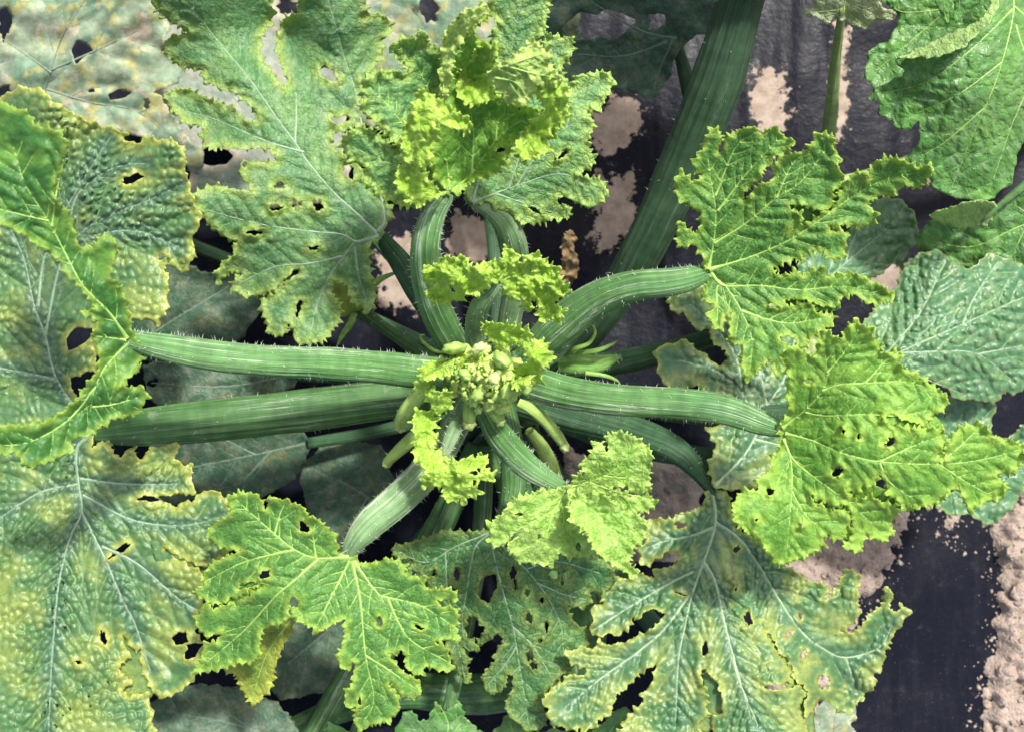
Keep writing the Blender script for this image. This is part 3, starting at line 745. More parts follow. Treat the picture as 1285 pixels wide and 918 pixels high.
old('N 150,330 200,315 260,345 335,325 350,360 320,400 290,440 230,430 160,450 120,400', 'N 150,340,10 330,340,9 230,430,8', ['N 160,440 220,400 320,340', 'N 190,420 200,370 190,330'], (), OM, 65, None, 'N 160,440,8,22 350,460,7,26 580,470,9,28')
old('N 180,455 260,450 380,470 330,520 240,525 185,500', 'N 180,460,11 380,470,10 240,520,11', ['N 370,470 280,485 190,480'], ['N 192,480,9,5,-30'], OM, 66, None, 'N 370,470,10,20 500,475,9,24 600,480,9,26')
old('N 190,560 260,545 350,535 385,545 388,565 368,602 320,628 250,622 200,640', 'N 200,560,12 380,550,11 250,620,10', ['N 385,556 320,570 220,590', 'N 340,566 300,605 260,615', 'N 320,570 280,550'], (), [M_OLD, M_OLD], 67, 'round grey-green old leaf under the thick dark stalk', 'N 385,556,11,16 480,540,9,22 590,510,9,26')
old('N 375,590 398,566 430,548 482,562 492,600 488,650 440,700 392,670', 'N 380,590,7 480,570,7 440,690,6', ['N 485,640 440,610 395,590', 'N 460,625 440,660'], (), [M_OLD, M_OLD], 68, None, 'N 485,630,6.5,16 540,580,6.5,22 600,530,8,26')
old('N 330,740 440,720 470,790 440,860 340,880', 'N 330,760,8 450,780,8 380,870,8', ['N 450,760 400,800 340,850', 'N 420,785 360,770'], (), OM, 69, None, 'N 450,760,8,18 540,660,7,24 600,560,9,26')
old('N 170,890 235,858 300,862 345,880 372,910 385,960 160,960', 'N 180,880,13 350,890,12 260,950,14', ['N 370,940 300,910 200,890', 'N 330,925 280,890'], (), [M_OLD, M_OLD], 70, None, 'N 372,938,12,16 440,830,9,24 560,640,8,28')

# ---- shaded stalks of leaves that grow away out of the picture (their blades lie beyond the frame)
def far_leaf(outline, z, veins, petiole, smat, mats=TM, seed=0, hairs=20, label=None):
    lf = leaf('leaf', plant, [Sheet(outline, z, veins, (), seed=seed, sp=6, tooth=4, period=18, cell=14, vspace=40, reach=110, vwid=5)], mats, VEIN_G, label)
    pet(lf, petiole, smat, hairs); return lf
far_leaf('N 955,-70 900,-60 800,-70 720,-160 760,-300 860,-420 960,-480 1080,-440 1190,-330 1180,-180 1080,-90 1000,-60', 'N 955,-70,34 950,-470,36 730,-170,33 1180,-230,33', ['N 958,-75 950,-200 960,-460', 'N 958,-75 860,-160 770,-220', 'N 958,-75 1060,-180 1150,-260'],  # unseen blade, enlarged to throw shade over the ground and its stalk
         'N 690,470,13,46 762,385,15,54 808,310,18,62 853,215,21,70 898,105,25,76 932,-5,29,76 958,-75,33,60', S_FAR_SHADE, TM, 81, 40)
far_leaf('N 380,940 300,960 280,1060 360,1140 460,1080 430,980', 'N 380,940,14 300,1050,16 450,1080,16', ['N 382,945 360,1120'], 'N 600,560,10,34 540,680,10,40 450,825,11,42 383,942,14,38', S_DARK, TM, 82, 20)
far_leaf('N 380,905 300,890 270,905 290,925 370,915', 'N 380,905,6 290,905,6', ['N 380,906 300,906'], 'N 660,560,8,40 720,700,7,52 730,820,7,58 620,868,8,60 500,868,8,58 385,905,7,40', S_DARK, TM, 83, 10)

# ---- big blistered leaf on the left (stalk passes under the foremost left stalk)
LB = Sheet('B 415,735 400,790 450,750 512,716 490,790 530,830 565,790 605,768 592,805 622,838 655,800 668,765 690,750 740,768 800,776 770,820 800,862 858,856 840,890 G 712,72 660,78 635,102 605,82 575,66 640,60 700,62 770,38 815,72 850,120 880,200 830,265 745,325 690,300 640,277 585,246 605,278 660,302 740,352 745,420 715,500 705,560 735,600 740,650 700,730 640,775 580,800 545,760 500,640 470,600 440,560 450,600 480,650 445,660 425,690 480,735 440,770 470,790 535,775 545,840 560,918 570,1010 0,1050 -260,1000 -330,500 -330,-100 -300,-600 N -90,240 -50,180 A 0,100 30,60 100,35 190,42 240,105 310,140 380,186 460,212 540,232 640,252 700,272 760,262 820,312 810,380 832,440 842,505 880,600 885,650 850,690 862,765 878,790 835,800 840,850 800,852 745,800 720,760 690,800 745,795 725,850 745,880 738,930 B 740,160 700,238 640,205 590,208 560,250 520,330 430,330 420,430 330,470 310,480 330,560 370,640',
           'N 118,545,25 57,420,24.5 20,310,24 -60,400,22 -60,560,22 110,270,29 230,190,33 225,330,30 180,400,29 50,115,31 235,600,25 245,690,26 70,760,24 60,930,23 -60,800,22 200,830,23 200,900,23 150,540,25 130,170,31',
           ['B 405,720 330,600 245,465 205,300 150,150 N 30,325 5,270', 'N 48,385 57,320 90,250 140,170', 'B 245,480 130,455 0,430 -120,400', 'N 57,422 75,335 98,296 136,271 184,253 238,226', 'N 82,318 95,250 128,219 158,207 186,206', 'N 75,340 110,300 170,290 225,310',
            'B 405,720 340,790 G 285,20 295,120 250,225 210,400 192,600 180,800 175,980', 'G 295,120 380,290 440,430 490,530 545,700', 'G 285,20 160,45 60,100 -60,190', 'G 300,60 480,150 660,170 800,140', 'G 370,245 500,310 640,430 720,480', 'G 290,0 450,20 640,20'],
           ['B 292,300 330,252 425,258 395,300 340,340 300,355', 'B 310,470 405,465 395,515 340,545 315,520', 'G 530,72,40,10', 'G 435,258,45,9,-35', 'G 375,578,10,26,-15', 'G 655,580,26,22', 'G 700,620,40,22,-30', 'A 585,440,45,16,-20', 'A 595,255,38,26', 'G 495,645,8,30,25', 'G 285,665,12,6'],
           tooth=3, period=15, sp=2.3, bulge=.5, lam=13, cell=10.5, camp=.28, und=.35, uscale=80, frill=.25, fscale=18, flam=12, vspace=25, reach=95, vwid=5.2, seed=1)
FZ = dict(sp=3.2, tooth=0, bulge=.0, camp=.03, frill=0, vspace=30, und=0, noedge=True)
LZ = 'N 118,545,25 57,420,24.5 235,600,25 245,690,26 200,830,23 200,900,23 150,700,25'
LF = [Sheet('G 540,215 660,250 770,340 740,390 640,340 560,300', LZ, zoff=-.36, seed=91, **FZ), Sheet('G 420,520 520,600 570,760 540,800 420,790 400,640', LZ, zoff=-.36, seed=92, **FZ)]
lf = leaf('leaf', plant, [LB] + LF, [M_OLDGL, M_TEAL_U], [VEIN_G, VEIN_SG], 'huge glossy blistered leaf mottled yellow and dark green')
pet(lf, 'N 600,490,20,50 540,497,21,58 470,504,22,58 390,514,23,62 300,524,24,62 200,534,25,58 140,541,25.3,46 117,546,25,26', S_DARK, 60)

# ---- pale teal leaf upper left
TL = Sheet('Z 985,385 935,400 930,460 938,550 962,640 950,705 925,738 890,710 862,702 840,660 820,600 790,580 765,590 750,640 790,700 792,770 740,842 700,872 640,888 580,882 565,830 542,775 530,832 490,852 450,832 430,760 408,700 430,650 490,622 530,590 460,640 400,652 340,662 262,622 290,572 330,545 250,545 200,600 190,540 250,480 290,455 270,420 300,400 230,370 160,320 130,260 72,195 85,165 140,145 200,122 260,140 330,150 380,160 340,110 305,70 310,30 360,5 Y 455,860 520,835 590,850 650,838 655,805 610,772 560,768 500,775 420,770 370,760 320,778 270,742 248,690 280,660 200,642 150,620 140,590 100,580 80,530 58,490 120,470 190,462 230,480 330,530 420,560 500,632 552,625 540,580 480,520 430,480 360,462 300,432 248,392 270,370 200,355 150,350 80,290 60,240 90,200 130,192 192,170 110,120 50,80 10,30 -40,-60 200,-120 450,-120 610,-60 632,60 620,120 572,180 560,250 580,320 620,360 650,410 690,462 705,430 690,370 662,300 648,200 665,140 700,90 760,75 765,-70 900,-110 1090,-80 1122,60 1090,92 1180,72 1252,120 1240,170 1190,222 1202,280 1150,360 1092,430 1092,480 1078,560 1092,650 1000,680 930,690 950,770 1000,800 1100,885 Z 900,70 960,150 1030,220 1045,262 1005,322 990,365',
           'Z 980,365,24 Y 500,400,26 200,0,27 60,240,23 60,490,22 300,620,23 960,150,27 1000,-50,28 1230,130,24 Z 100,180,26 280,600,21 600,860,22 940,700,22 450,700,21 Y 700,200,22',
           ['Z 975,365 880,270 760,160 640,20 Y 740,735 640,600 500,400 340,210 180,0', 'Y 745,740 752,600 750,480', 'Y 790,790 680,760 560,720 330,620 180,580', 'Z 975,370 870,395 800,360 640,345 400,310 120,235', 'Z 930,380 860,400 820,450 740,560 680,700 650,830', 'Z 800,465 640,500 480,515 300,600', 'Z 975,350 1000,250 Y 1085,620 1060,480 1000,300 960,150 910,-20', 'Z 860,420 880,560 920,680'],
           ['Z 830,60,26,40', 'Z 500,126,26,11', 'Z 480,236,32,17', 'Z 570,212,11,18', 'Z 685,222,24,24', 'Z 370,352,42,13', 'Z 665,427,28,12', 'Y 975,622,42,20', 'Z 600,212,10,10', 'Y 900,410 970,430 940,370 900,350 870,370', 'Z 555,560,40,9,-40', 'Z 590,720,10,36,10'],
           tooth=3.8, period=9, sp=2.7, bulge=.28, lam=9, cell=7.5, camp=.08, und=.3, frill=.35, fscale=11, flam=9, vspace=20, reach=62, vwid=4.5, seed=2)
lf = leaf('leaf', plant, [TL], [LM('leaf_bluish', (.115, .275, .095), (.19, .36, .11), (.37, .50, .11), (.2, .34, .15), ct=(.045, .15, .08), ctam=.6, edge=(-.05, .5), mos=(.42, .62), mscale=.022, rough=.42, cc=(.24, .38, .17), ccam=.4, dust=.3, net=6, netam=.35, netb=.4), M_TEAL_U], [VEIN_G, VEIN_SG], 'pale bluish leaf with deep narrow sinuses')
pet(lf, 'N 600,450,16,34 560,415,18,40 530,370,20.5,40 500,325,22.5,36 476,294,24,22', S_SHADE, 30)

# ---- leaf at top, the rear one
T2 = Sheet('X 530,800 560,812 605,800 640,832 690,840 740,882 800,890 860,870 940,862 930,820 890,812 878,790 920,785 990,820 1040,822 1092,770 1060,715 960,700 1022,660 1032,640 1000,560 1035,490 1000,450 1062,420 1100,345 1112,315 1060,285 960,300 935,360 912,310 900,270 946,210 946,150 890,150 832,130 850,20 890,-70 620,-90 610,50 650,90 620,130 640,200 600,300 540,500 500,720',
           'X 545,800,31 1080,320,33 1060,760,31 850,880,29 740,0,35 940,180,34 600,400,32 800,500,32.5',
           ['X 545,803 720,740 900,692 1070,765', 'X 720,740 800,620 900,520 980,480', 'X 545,803 610,580 680,300 745,-20', 'X 690,750 760,560 860,430 960,370 1080,315', 'X 680,300 780,250 920,180', 'X 640,770 760,810 880,850'],
           ['X 900,620,32,7,-35', 'X 655,597,14,8,-30', 'X 905,800,24,12', 'X 795,836,24,9,25', 'X 660,615,26,22', 'X 822,155,14,9'], tooth=4.6, period=7.5, sp=2.6, bulge=.24, lam=8, cell=7, camp=.05, und=.25, frill=.3, fscale=10, flam=7, vspace=19, reach=55, vwid=3.6, seed=3)
lf = leaf('leaf', plant, [T2], [M_PALE, M_YOUNG_U], VEIN_G, 'flat pale-centred leaf behind the curled lime leaf')
pet(lf, 'N 625,470,18,28 640,400,21,34 648,345,24,38 642,300,28,42 625,272,30.2,36 592,253,31,16', S_PALE, 60)

# ---- leaf at top, the front curled one
a1 = Sheet('X 450,765 380,780 332,828 250,812 180,772 140,742 108,715 125,665 60,640 22,570 40,540 90,503 160,520 200,560 238,598 250,572 200,540 160,480 98,440 110,400 98,340 150,288 210,278 290,300 272,250 213,190 260,160 300,150 362,128 372,180 422,195 470,300 480,420 470,600 470,740',
           'X 455,760,34 30,560,37 100,340,39 160,760,35.5 330,820,34 220,190,39 360,140,39.5 300,550,37 450,400,35 420,650,34.5',
           ['X 450,755 330,690 190,640 50,575', 'X 430,700 320,560 220,430 130,340', 'X 440,650 400,450 330,270 250,185', 'X 420,745 320,760 220,770'],
           (), tooth=4.8, period=7.5, sp=2.5, bulge=.3, lam=8, cell=6.5, camp=.06, und=.35, uscale=40, frill=.55, fscale=10, flam=9, vspace=17, reach=45, vwid=3., seed=4)
b1 = Sheet('X 462,765 400,720 372,660 380,560 410,450 425,330 430,170 470,90 545,40 592,22 612,60 560,110 545,140 640,190 640,230 615,265 640,330 650,385 720,412 795,435 850,440 935,430 935,380 925,450 890,510 850,560 830,600 740,642 712,570 690,610 650,690 540,720 490,770',
           'X 462,760,34.2 520,640,34.5 600,520,35.5 700,470,37 900,430,39.5 800,600,38 500,300,37.5 560,60,41 620,250,40 420,400,38.5 390,600,37 640,640,36',
           ['X 460,760 545,690 640,560 740,480 910,420', 'X 458,745 445,650 440,570', 'X 545,690 550,520 520,330 500,180', 'X 640,560 650,480 690,440'], ['X 655,597,14,9,-30'], tooth=4.5, period=8, sp=2.5, bulge=.35, lam=9, cell=7, camp=.07, und=.4, uscale=36, frill=.6, fscale=9, flam=9, vspace=17, reach=42, vwid=3., seed=5, mat=6)
c1 = Sheet('X 272,645 262,560 285,470 310,430 335,358 365,365 400,392 450,430 500,455 545,492 540,525 470,510 420,480 395,500 418,520 385,560 392,610 350,672 310,640',
           'X 275,640,39 265,540,39.5 335,360,41.5 540,500,40.5 420,480,41.5 350,660,40 330,520,41', ['X 300,640 330,520 350,400', 'X 345,450 420,450 520,500'], (), tooth=5, period=8, sp=2.5, bulge=.3, lam=6, cell=6, camp=.1, und=.5, uscale=25, frill=.5, fscale=8, flam=8, vspace=14, reach=30, vwid=2, mat=2, seed=6)
d1 = Sheet('X 598,295 650,260 700,232 750,190 790,163 820,190 860,200 852,262 905,312 850,352 795,330 782,392 742,415 680,402 640,345', 'X 600,295,41 790,165,43 890,310,42 740,410,41 700,280,42.6',
           ['X 605,290 700,255 840,210', 'X 640,310 720,330 770,400', 'X 680,262 780,290 880,310'], (), tooth=4, period=8, sp=2.4, bulge=-.3, lam=5, cell=6.5, camp=-.12, und=.3, uscale=25, frill=.5, fscale=9, flam=6, vspace=12, reach=30, vwid=2.4, mat=4, seed=7)
e1 = Sheet('X 424,400 420,300 425,190 445,115 500,55 545,38 595,22 612,48 560,90 530,130 490,190 470,250 462,320 445,400', 'X 424,390,40 425,190,42 500,60,44 600,40,43.5 470,280,41.5 530,130,43', ['X 430,380 440,250 470,130 560,50'], (), tooth=3, period=8, sp=2.5, bulge=.15, lam=5, cell=6, camp=.05, und=.3, uscale=25, frill=.4, fscale=9, vspace=14, reach=25, vwid=2, mat=4, seed=8)
f1 = Sheet('X 800,380 795,340 850,315 915,350 930,400 900,440 930,470 880,500 830,560 850,600 790,630 740,640 715,570 760,520 790,470 850,440', 'X 800,370,41 920,370,42 740,620,39.5 860,540,40.5 780,500,38.5', ['X 720,600 790,530 880,420'], (), tooth=5, period=8, sp=2.5, bulge=.3, lam=6, cell=6, camp=.12, und=.5, uscale=22, frill=.5, fscale=8, vspace=13, reach=30, vwid=2, mat=2, seed=9)
g1 = Sheet('X 240,700 262,650 310,655 350,690 400,740 430,770 390,790 335,828 290,790 250,760', 'X 250,690,38.2 330,820,37 420,765,36 320,680,38.6', ['X 420,765 330,720 270,690'], (), tooth=5, period=8, sp=2.5, bulge=.3, lam=6, cell=6, camp=.12, und=.4, uscale=22, frill=.4, fscale=8, vspace=13, reach=26, vwid=2, mat=2, seed=10)
h1 = Sheet('X 560,200 600,175 640,190 640,230 600,300 640,330 620,400 560,420 490,390 480,330 520,260', 'X 560,200,40 640,200,41 620,390,39 490,380,38 540,300,38', ['X 500,380 540,300 600,220'], (), tooth=5, period=8, sp=2.5, bulge=.3, lam=6, cell=6, camp=.12, und=.6, uscale=20, frill=.5, fscale=8, vspace=13, reach=26, vwid=2, mat=2, seed=12)
lf = leaf('leaf', plant, [a1, b1, c1, d1, e1, f1, g1, h1], [M_PALE, M_BRIGHT_U, M_FRILL, M_BRIGHT_U, M_BRIGHT_U, M_BRIGHT_U, M_BRIGHT, M_BRIGHT_U], VEIN_L, 'curled lime-green leaf with rolled-over lobes')
pet(lf, 'N 585,455,23,40 565,425,26,46 546,385,28.5,48 535,340,31,46 535,300,33,42 545,268,34,40 562,243,34.2,28', S_YOUNG, 90)

# ---- right upper leaf
R1 = Sheet('P 205,690 195,630 150,575 90,592 68,560 80,468 108,480 122,510 150,528 182,500 180,430 132,402 130,385 100,388 68,350 72,315 57,290 88,238 110,260 140,285 165,285 188,255 145,215 165,180 195,130 205,85 235,42 265,50 275,105 300,80 350,50 400,33 447,45 450,72 510,42 547,60 560,80 622,100 580,130 575,155 530,175 490,205 455,255 440,290 400,310 375,350 372,372 395,372 420,335 445,300 480,295 515,270 518,235 532,190 600,160 672,148 690,110 715,72 750,62 797,80 790,130 836,190 790,215 848,260 815,310 785,330 802,380 755,418 700,412 640,390 585,395 590,412 645,432 642,465 618,503 575,500 620,512 690,470 760,425 810,385 815,330 880,248 942,252 945,292 970,200 1050,178 1110,190 1190,225 1248,198 1242,255 1190,318 1120,300 1070,357 1020,345 940,385 992,430 975,487 900,502 850,480 820,490 765,522 830,512 864,530 850,570 837,637 780,642 740,602 690,610 640,620 668,660 620,640 560,660 508,690 520,715 600,715 612,695 660,725 680,688 742,688 745,725 870,703 940,730 1010,765 1084,820 1000,848 Q 1000,172 960,138 900,160 885,207 800,195 720,168 640,170 655,205 715,185 782,185 775,230 874,240 840,290 780,330 738,350 757,388 700,388 668,350 640,400 642,500 600,515 570,450 540,455 500,510 460,533 450,470 438,420 455,378 366,366 395,330 388,300 402,228 370,240 350,302 320,302 288,240 330,190 290,180 253,150 285,92 262,70 250,40',
           'P 210,690,31 60,290,34 235,50,36 400,40,37 600,100,37 750,70,37.5 840,260,36 1240,220,38 980,450,34.5 850,560,34 1080,820,34 Q 860,240,32.5 640,500,32 460,525,31 370,366,31 P 500,400,34.5 640,640,33 100,580,32',
           ['P 215,690 240,570 250,420 230,300 212,160', 'P 250,350 330,150 395,75', 'P 260,420 400,240 545,85', 'P 245,570 400,470 530,360 640,290 765,130', 'P 220,690 420,630 600,550 720,470 860,370 1000,290 1215,235', 'P 230,705 290,765 450,765 640,785 850,770 1050,822', 'Q 290,50 370,110 440,220 490,350 480,505', 'Q 440,220 560,260 680,277 855,247', 'P 290,765 Q 330,110 330,200 330,290', 'P 530,360 600,210 660,160'],
           ['P 485,262 512,235 515,270 480,297 460,280', 'Q 588,197,26,12', 'Q 655,355,36,20,20', 'P 275,130,9,20,20'], tooth=4.2, period=8, sp=2.5, bulge=.36, lam=9, cell=8, camp=.06, und=.3, uscale=45, frill=.32, fscale=12, flam=6, vspace=17, reach=48, vwid=3.6, seed=13)
RZ = 'P 210,690,31 60,290,34 600,100,37 750,70,37.5 840,260,36 1240,220,38 980,450,34.5 850,560,34 1080,820,34 Q 860,240,32.5 P 500,400,34.5 640,640,33'
RF = [Sheet('P 540,380 840,290 840,400 640,530 540,520', RZ, zoff=-.36, seed=93, **FZ), Sheet('Q 620,140 900,140 900,220 640,225', RZ, zoff=-.36, seed=94, **FZ)]
lf = leaf('leaf', plant, [R1] + RF, YM, [VEIN_Y, VEIN_L], 'deeply lobed green leaf with curled yellow-green margins')
pet(lf, 'N 660,450,23,46 700,412,25.5,56 745,378,28,52 790,360,30,46 840,354,31,42 870,348,31.2,40 892,340,31,20', S_YOUNG, 100)

# ---- right middle leaf
R2 = Sheet('R 255,445 308,390 288,300 300,240 278,150 300,113 350,130 400,162 430,100 440,45 480,70 520,97 545,30 580,10 648,50 650,85 695,110 680,150 740,133 768,150 762,200 840,235 880,265 965,320 950,392 900,400 870,442 800,425 740,402 655,418 700,432 800,455 830,460 948,458 950,520 932,595 945,545 1000,468 1095,432 1130,460 1142,490 1190,500 1292,530 1285,580 1252,640 1178,650 1213,710 1178,762 1130,762 1055,805 1040,760 1000,700 970,722 930,772 870,782 800,806 768,800 770,770 712,732 700,668 672,650 662,705 620,700 572,730 528,702 560,742 600,762 640,740 700,772 775,782 S 745,420 720,470 742,485 690,533 620,490 600,578 522,555 552,525 547,480 570,440 548,380 500,390 440,362 395,335 372,350 440,385 505,400 545,395 560,440 540,470 545,522 500,522 440,500 452,542 390,582 330,612 245,635 213,570 160,520 80,452 66,400 85,338 130,313 172,317 170,270 232,230 222,168 262,150 265,110',
           'R 270,455,33 450,60,38 580,20,39 760,160,38 950,350,37.5 940,470,37.5 1270,560,36 1050,790,34.5 800,790,35 740,860,33.5 S 570,430,34 330,600,33 80,400,33.5 245,620,32.5 R 600,420,37 560,600,36.5 300,240,35.5',
           ['R 272,455 370,380 440,300 460,230 445,95', 'R 460,225 540,130 600,35', 'R 440,300 520,275 620,270 800,265 940,315', 'R 370,390 450,405 620,400 760,405 900,380', 'R 285,478 400,510 520,560 680,597 930,607 1100,590 1275,545', 'R 280,500 320,590 430,680 540,760 650,860 700,920', 'R 278,505 310,600 312,720 300,880 290,990', 'R 312,720 370,820 440,880', 'R 620,270 700,180 750,150', 'R 680,597 800,540 930,490', 'R 680,600 720,680 830,760', 'R 935,610 1040,680 1150,740', 'R 935,600 1020,530 1100,450'],
           ['S 220,322,15,14', 'S 500,240,26,16,-40', 'S 725,115,24,14,-40', 'S 590,90,6,10', 'S 163,440,7,6', 'S 345,465,9,8', 'R 380,260,16,9', 'R 530,470,8,12', 'S 1190,258,18,8'],
           tooth=4.2, period=8, sp=2.5, bulge=.36, lam=9, cell=7.5, camp=.06, und=.25, uscale=50, frill=.4, fscale=10, flam=6, vspace=17, reach=46, vwid=3.4, seed=14)
RZ = 'R 270,455,33 450,60,38 760,160,38 950,350,37.5 940,470,37.5 1270,560,36 1050,790,34.5 800,790,35 740,860,33.5 S 570,430,34 330,600,33 80,400,33.5 R 600,420,37 560,600,36.5 300,240,35.5'
RF = [Sheet('R 630,370 900,390 940,430 940,490 700,470 630,450', RZ, zoff=-.36, seed=95, **FZ), Sheet('S 360,320 460,330 580,390 600,460 540,540 520,440 440,410', RZ, zoff=-.36, seed=96, **FZ), Sheet('R 500,680 640,690 780,740 790,800 700,800 560,780', RZ, zoff=-.36, seed=97, **FZ), Sheet('R 900,560 960,520 1000,720 920,740', RZ, zoff=-.36, seed=98, **FZ)]
lf = leaf('leaf', plant, [R2] + RF, BMt, VEIN_L, 'broad bright green leaf with ragged yellow margin over the film')
pet(lf, 'N 640,470,25,40 675,482,27,50 720,494,28.5,48 780,502,30,46 850,506,31.5,46 910,514,32.5,44 955,530,33,42 983,540,33,26', S_YOUNG, 110)

# ---- lower right leaf, with its upper lobes reaching back under the right leaves
B1 = Sheet('T 770,40 745,120 700,150 640,160 600,187 530,187 490,190 470,230 490,290 448,320 458,360 455,402 490,390 560,340 632,328 632,380 580,410 520,420 517,462 430,428 400,462 340,448 330,490 268,540 290,570 218,600 240,640 228,722 290,710 350,717 400,690 420,630 450,642 480,600 540,597 567,628 540,662 505,695 440,725 380,755 290,772 265,728 U 275,480 215,468 122,505 150,545 210,580 242,590 225,617 120,620 115,655 80,655 45,700 -2,750 40,800 42,880 130,892 150,912 200,890 220,912 270,890 300,850 357,830 375,780 388,720 440,690 470,650 520,600 603,555 605,600 570,680 527,720 547,770 488,790 480,820 430,860 435,895 375,935 380,1000 850,1000 855,930 825,880 868,832 940,822 952,745 905,640 868,600 845,640 N 889,862 892,905 900,935 1010,935 V 592,945 572,885 545,830 548,790 575,745 545,708 478,735 470,702 512,682 502,628 440,555 405,490 390,465 412,478 450,545 514,622 524,685 560,700 590,745 565,795 575,850 612,808 640,770 690,792 730,832 780,832 792,790 830,770 840,730 875,735 885,685 870,660 912,640 925,560 962,490 1038,378 1000,348 988,385 945,370 963,290 925,278 918,350 870,380 830,442 762,482 715,462 770,445 808,400 800,300 812,215 750,185 720,262 660,335 636,332 688,290 650,258 600,252 500,190 420,130 330,50 250,0 T 860,60',
           'T 782,44,22 745,385,23 450,350,21.5 230,700,22 110,810,22.5 U 0,760,23 200,890,22.5 700,930,22 900,750,23.5 V 480,690,23.5 560,900,22 750,200,22 1020,370,20.5 880,700,18 700,800,17.5 550,480,21.5 420,150,22',
           ['T 782,44 800,200 745,385 690,540 660,680 630,830 615,1120', 'T 745,385 800,480 850,700 905,900 960,1100', 'T 800,200 900,270 1000,400 1100,570 1200,710 V 650,545 750,585 900,540 960,440', 'U 780,195 650,370 500,500 330,620 130,780', 'U 800,70 680,130 490,240 270,380', 'T 790,225 700,260 560,290 480,320', 'V 750,585 770,640 800,740', 'U 1010,520 1040,640 1140,880'],
           ['T 637,213,26,14', 'T 900,322,16,20,30', 'T 950,642,17,30,-12', 'T 752,785,14,32', 'T 748,887,8,10', 'T 895,508,6,9', 'T 1208,808,9,18', 'T 1140,715,10,22,40', 'V 655,695,26,36', 'V 435,716,36,15', 'T 1190,635,7,12', 'V 545,405,8,10', 'T 640,532,28,5,15'],
           tooth=3.2, period=11, sp=2.3, bulge=.42, lam=11, cell=9.5, camp=.26, und=.3, uscale=60, frill=.35, fscale=13, flam=9, vspace=20, reach=70, vwid=5., seed=15)
B2 = Sheet('Q 320,1035 290,930 330,850 300,790 268,750 330,760 345,740 300,650 290,600 240,560 180,580 110,582 60,510 65,470 36,420 70,380 130,372 185,347 215,385 270,420 340,478 380,440 370,400 300,352 302,300 240,312 200,262 180,228 122,222 102,170 130,130 300,90 620,90 800,300 900,600 800,900 500,1040',
           'Q 310,1035,22 500,810,21.5 60,440,22 130,150,22.5 600,150,19 800,600,18 330,480,20.5 640,530,20.5', ['Q 315,1030 440,900 500,810 560,660 640,530 700,300', 'Q 500,810 640,840 800,860', 'Q 560,660 525,480 500,300', 'Q 510,780 450,610 330,500 130,440', 'Q 450,610 400,400 200,180'],
           (), tooth=2.6, period=13, sp=3., bulge=.45, lam=11, cell=9.5, camp=.26, und=.3, uscale=60, frill=.3, fscale=14, vspace=24, reach=60, vwid=4.5, seed=16)
BZ = 'T 782,44,22 745,385,23 U 700,930,22 900,750,23.5 V 480,690,23.5 560,900,22 750,200,22 880,700,18 700,800,17.5 550,480,21.5'
BF = [Sheet('V 380,440 430,470 540,610 620,730 610,860 620,930 520,930 500,760 460,620', BZ, zoff=-.36, seed=99, **FZ), Sheet('U 840,560 900,590 1000,740 960,860 880,918 800,918 800,860 860,780', BZ, zoff=-.36, seed=100, **FZ)]
lf = leaf('leaf', plant, [B1, B2] + BF, [M_SE, M_TEAL_U], [VEIN_P, VEIN_SG], 'glossy blistered leaf with thick pale veins and small holes')
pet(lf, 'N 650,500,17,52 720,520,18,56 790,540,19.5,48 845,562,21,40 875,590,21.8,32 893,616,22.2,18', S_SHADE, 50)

# ---- bottom left leaf
L1 = Sheet('W 600,280 562,270 550,205 520,178 490,148 445,135 440,108 410,93 350,75 310,62 290,87 270,58 205,47 163,65 175,130 130,150 88,185 100,230 145,258 205,254 208,266 150,280 90,320 73,345 80,380 32,415 60,430 120,462 180,442 215,420 240,400 290,385 250,408 205,440 150,452 100,470 75,450 42,510 60,557 100,567 142,550 125,590 75,600 65,660 30,702 110,692 150,687 190,667 240,667 282,642 275,600 290,540 330,532 375,512 385,470 400,500 430,525 465,532 480,558 520,540 575,508 587,512 587,560 575,610 553,650 580,692 622,680 610,750 583,790 590,832 627,820 618,880 640,914 690,887 740,882 783,842 782,790 735,740 760,755 800,792 857,792 862,740 800,702 735,632 790,640 810,692 867,712 872,680 930,692 978,698 962,640 940,600 905,588 980,582 1008,592 985,540 998,500 980,470 930,462 918,438 985,450 992,420 960,400 880,402 872,360 800,342 807,310 740,288 690,302 650,307 620,292',
           'W 600,285,31 270,60,33 165,65,33 90,190,31 40,415,30 35,690,28 60,520,29.5 480,550,32 640,900,29 850,760,29.5 970,690,29.5 1000,580,30.5 990,420,31.5 800,320,32 500,170,33 650,550,31.5 400,400,32.5 220,500,30.5',
           ['W 600,283 480,287 400,255 330,200 190,75', 'W 400,258 300,280 200,310 75,375', 'W 490,290 400,370 330,430 220,550 55,690', 'W 603,295 550,400 485,530', 'W 610,297 640,430 660,640 690,800 645,895', 'W 618,300 700,410 740,430 860,460 995,545', 'W 740,430 780,520 830,590 960,665', 'W 660,640 740,690 840,760', 'W 330,205 350,130 370,85', 'W 480,285 470,200 480,160'],
           ['W 435,177,17,21', 'W 711,516,10,17', 'W 292,348,20,13,-20', 'W 400,450,14,18', 'W 615,680,8,16', 'W 640,805,8,10', 'W 235,385,32,9,-15', 'W 855,540,14,8,25', 'W 788,650,12,22', 'W 298,95,7,14'], tooth=3.8, period=8, sp=2.4, bulge=.33, lam=10, cell=7, camp=.045, und=.3, uscale=50, frill=.35, fscale=11, flam=8, vspace=17, reach=50, vwid=3.8, seed=17)
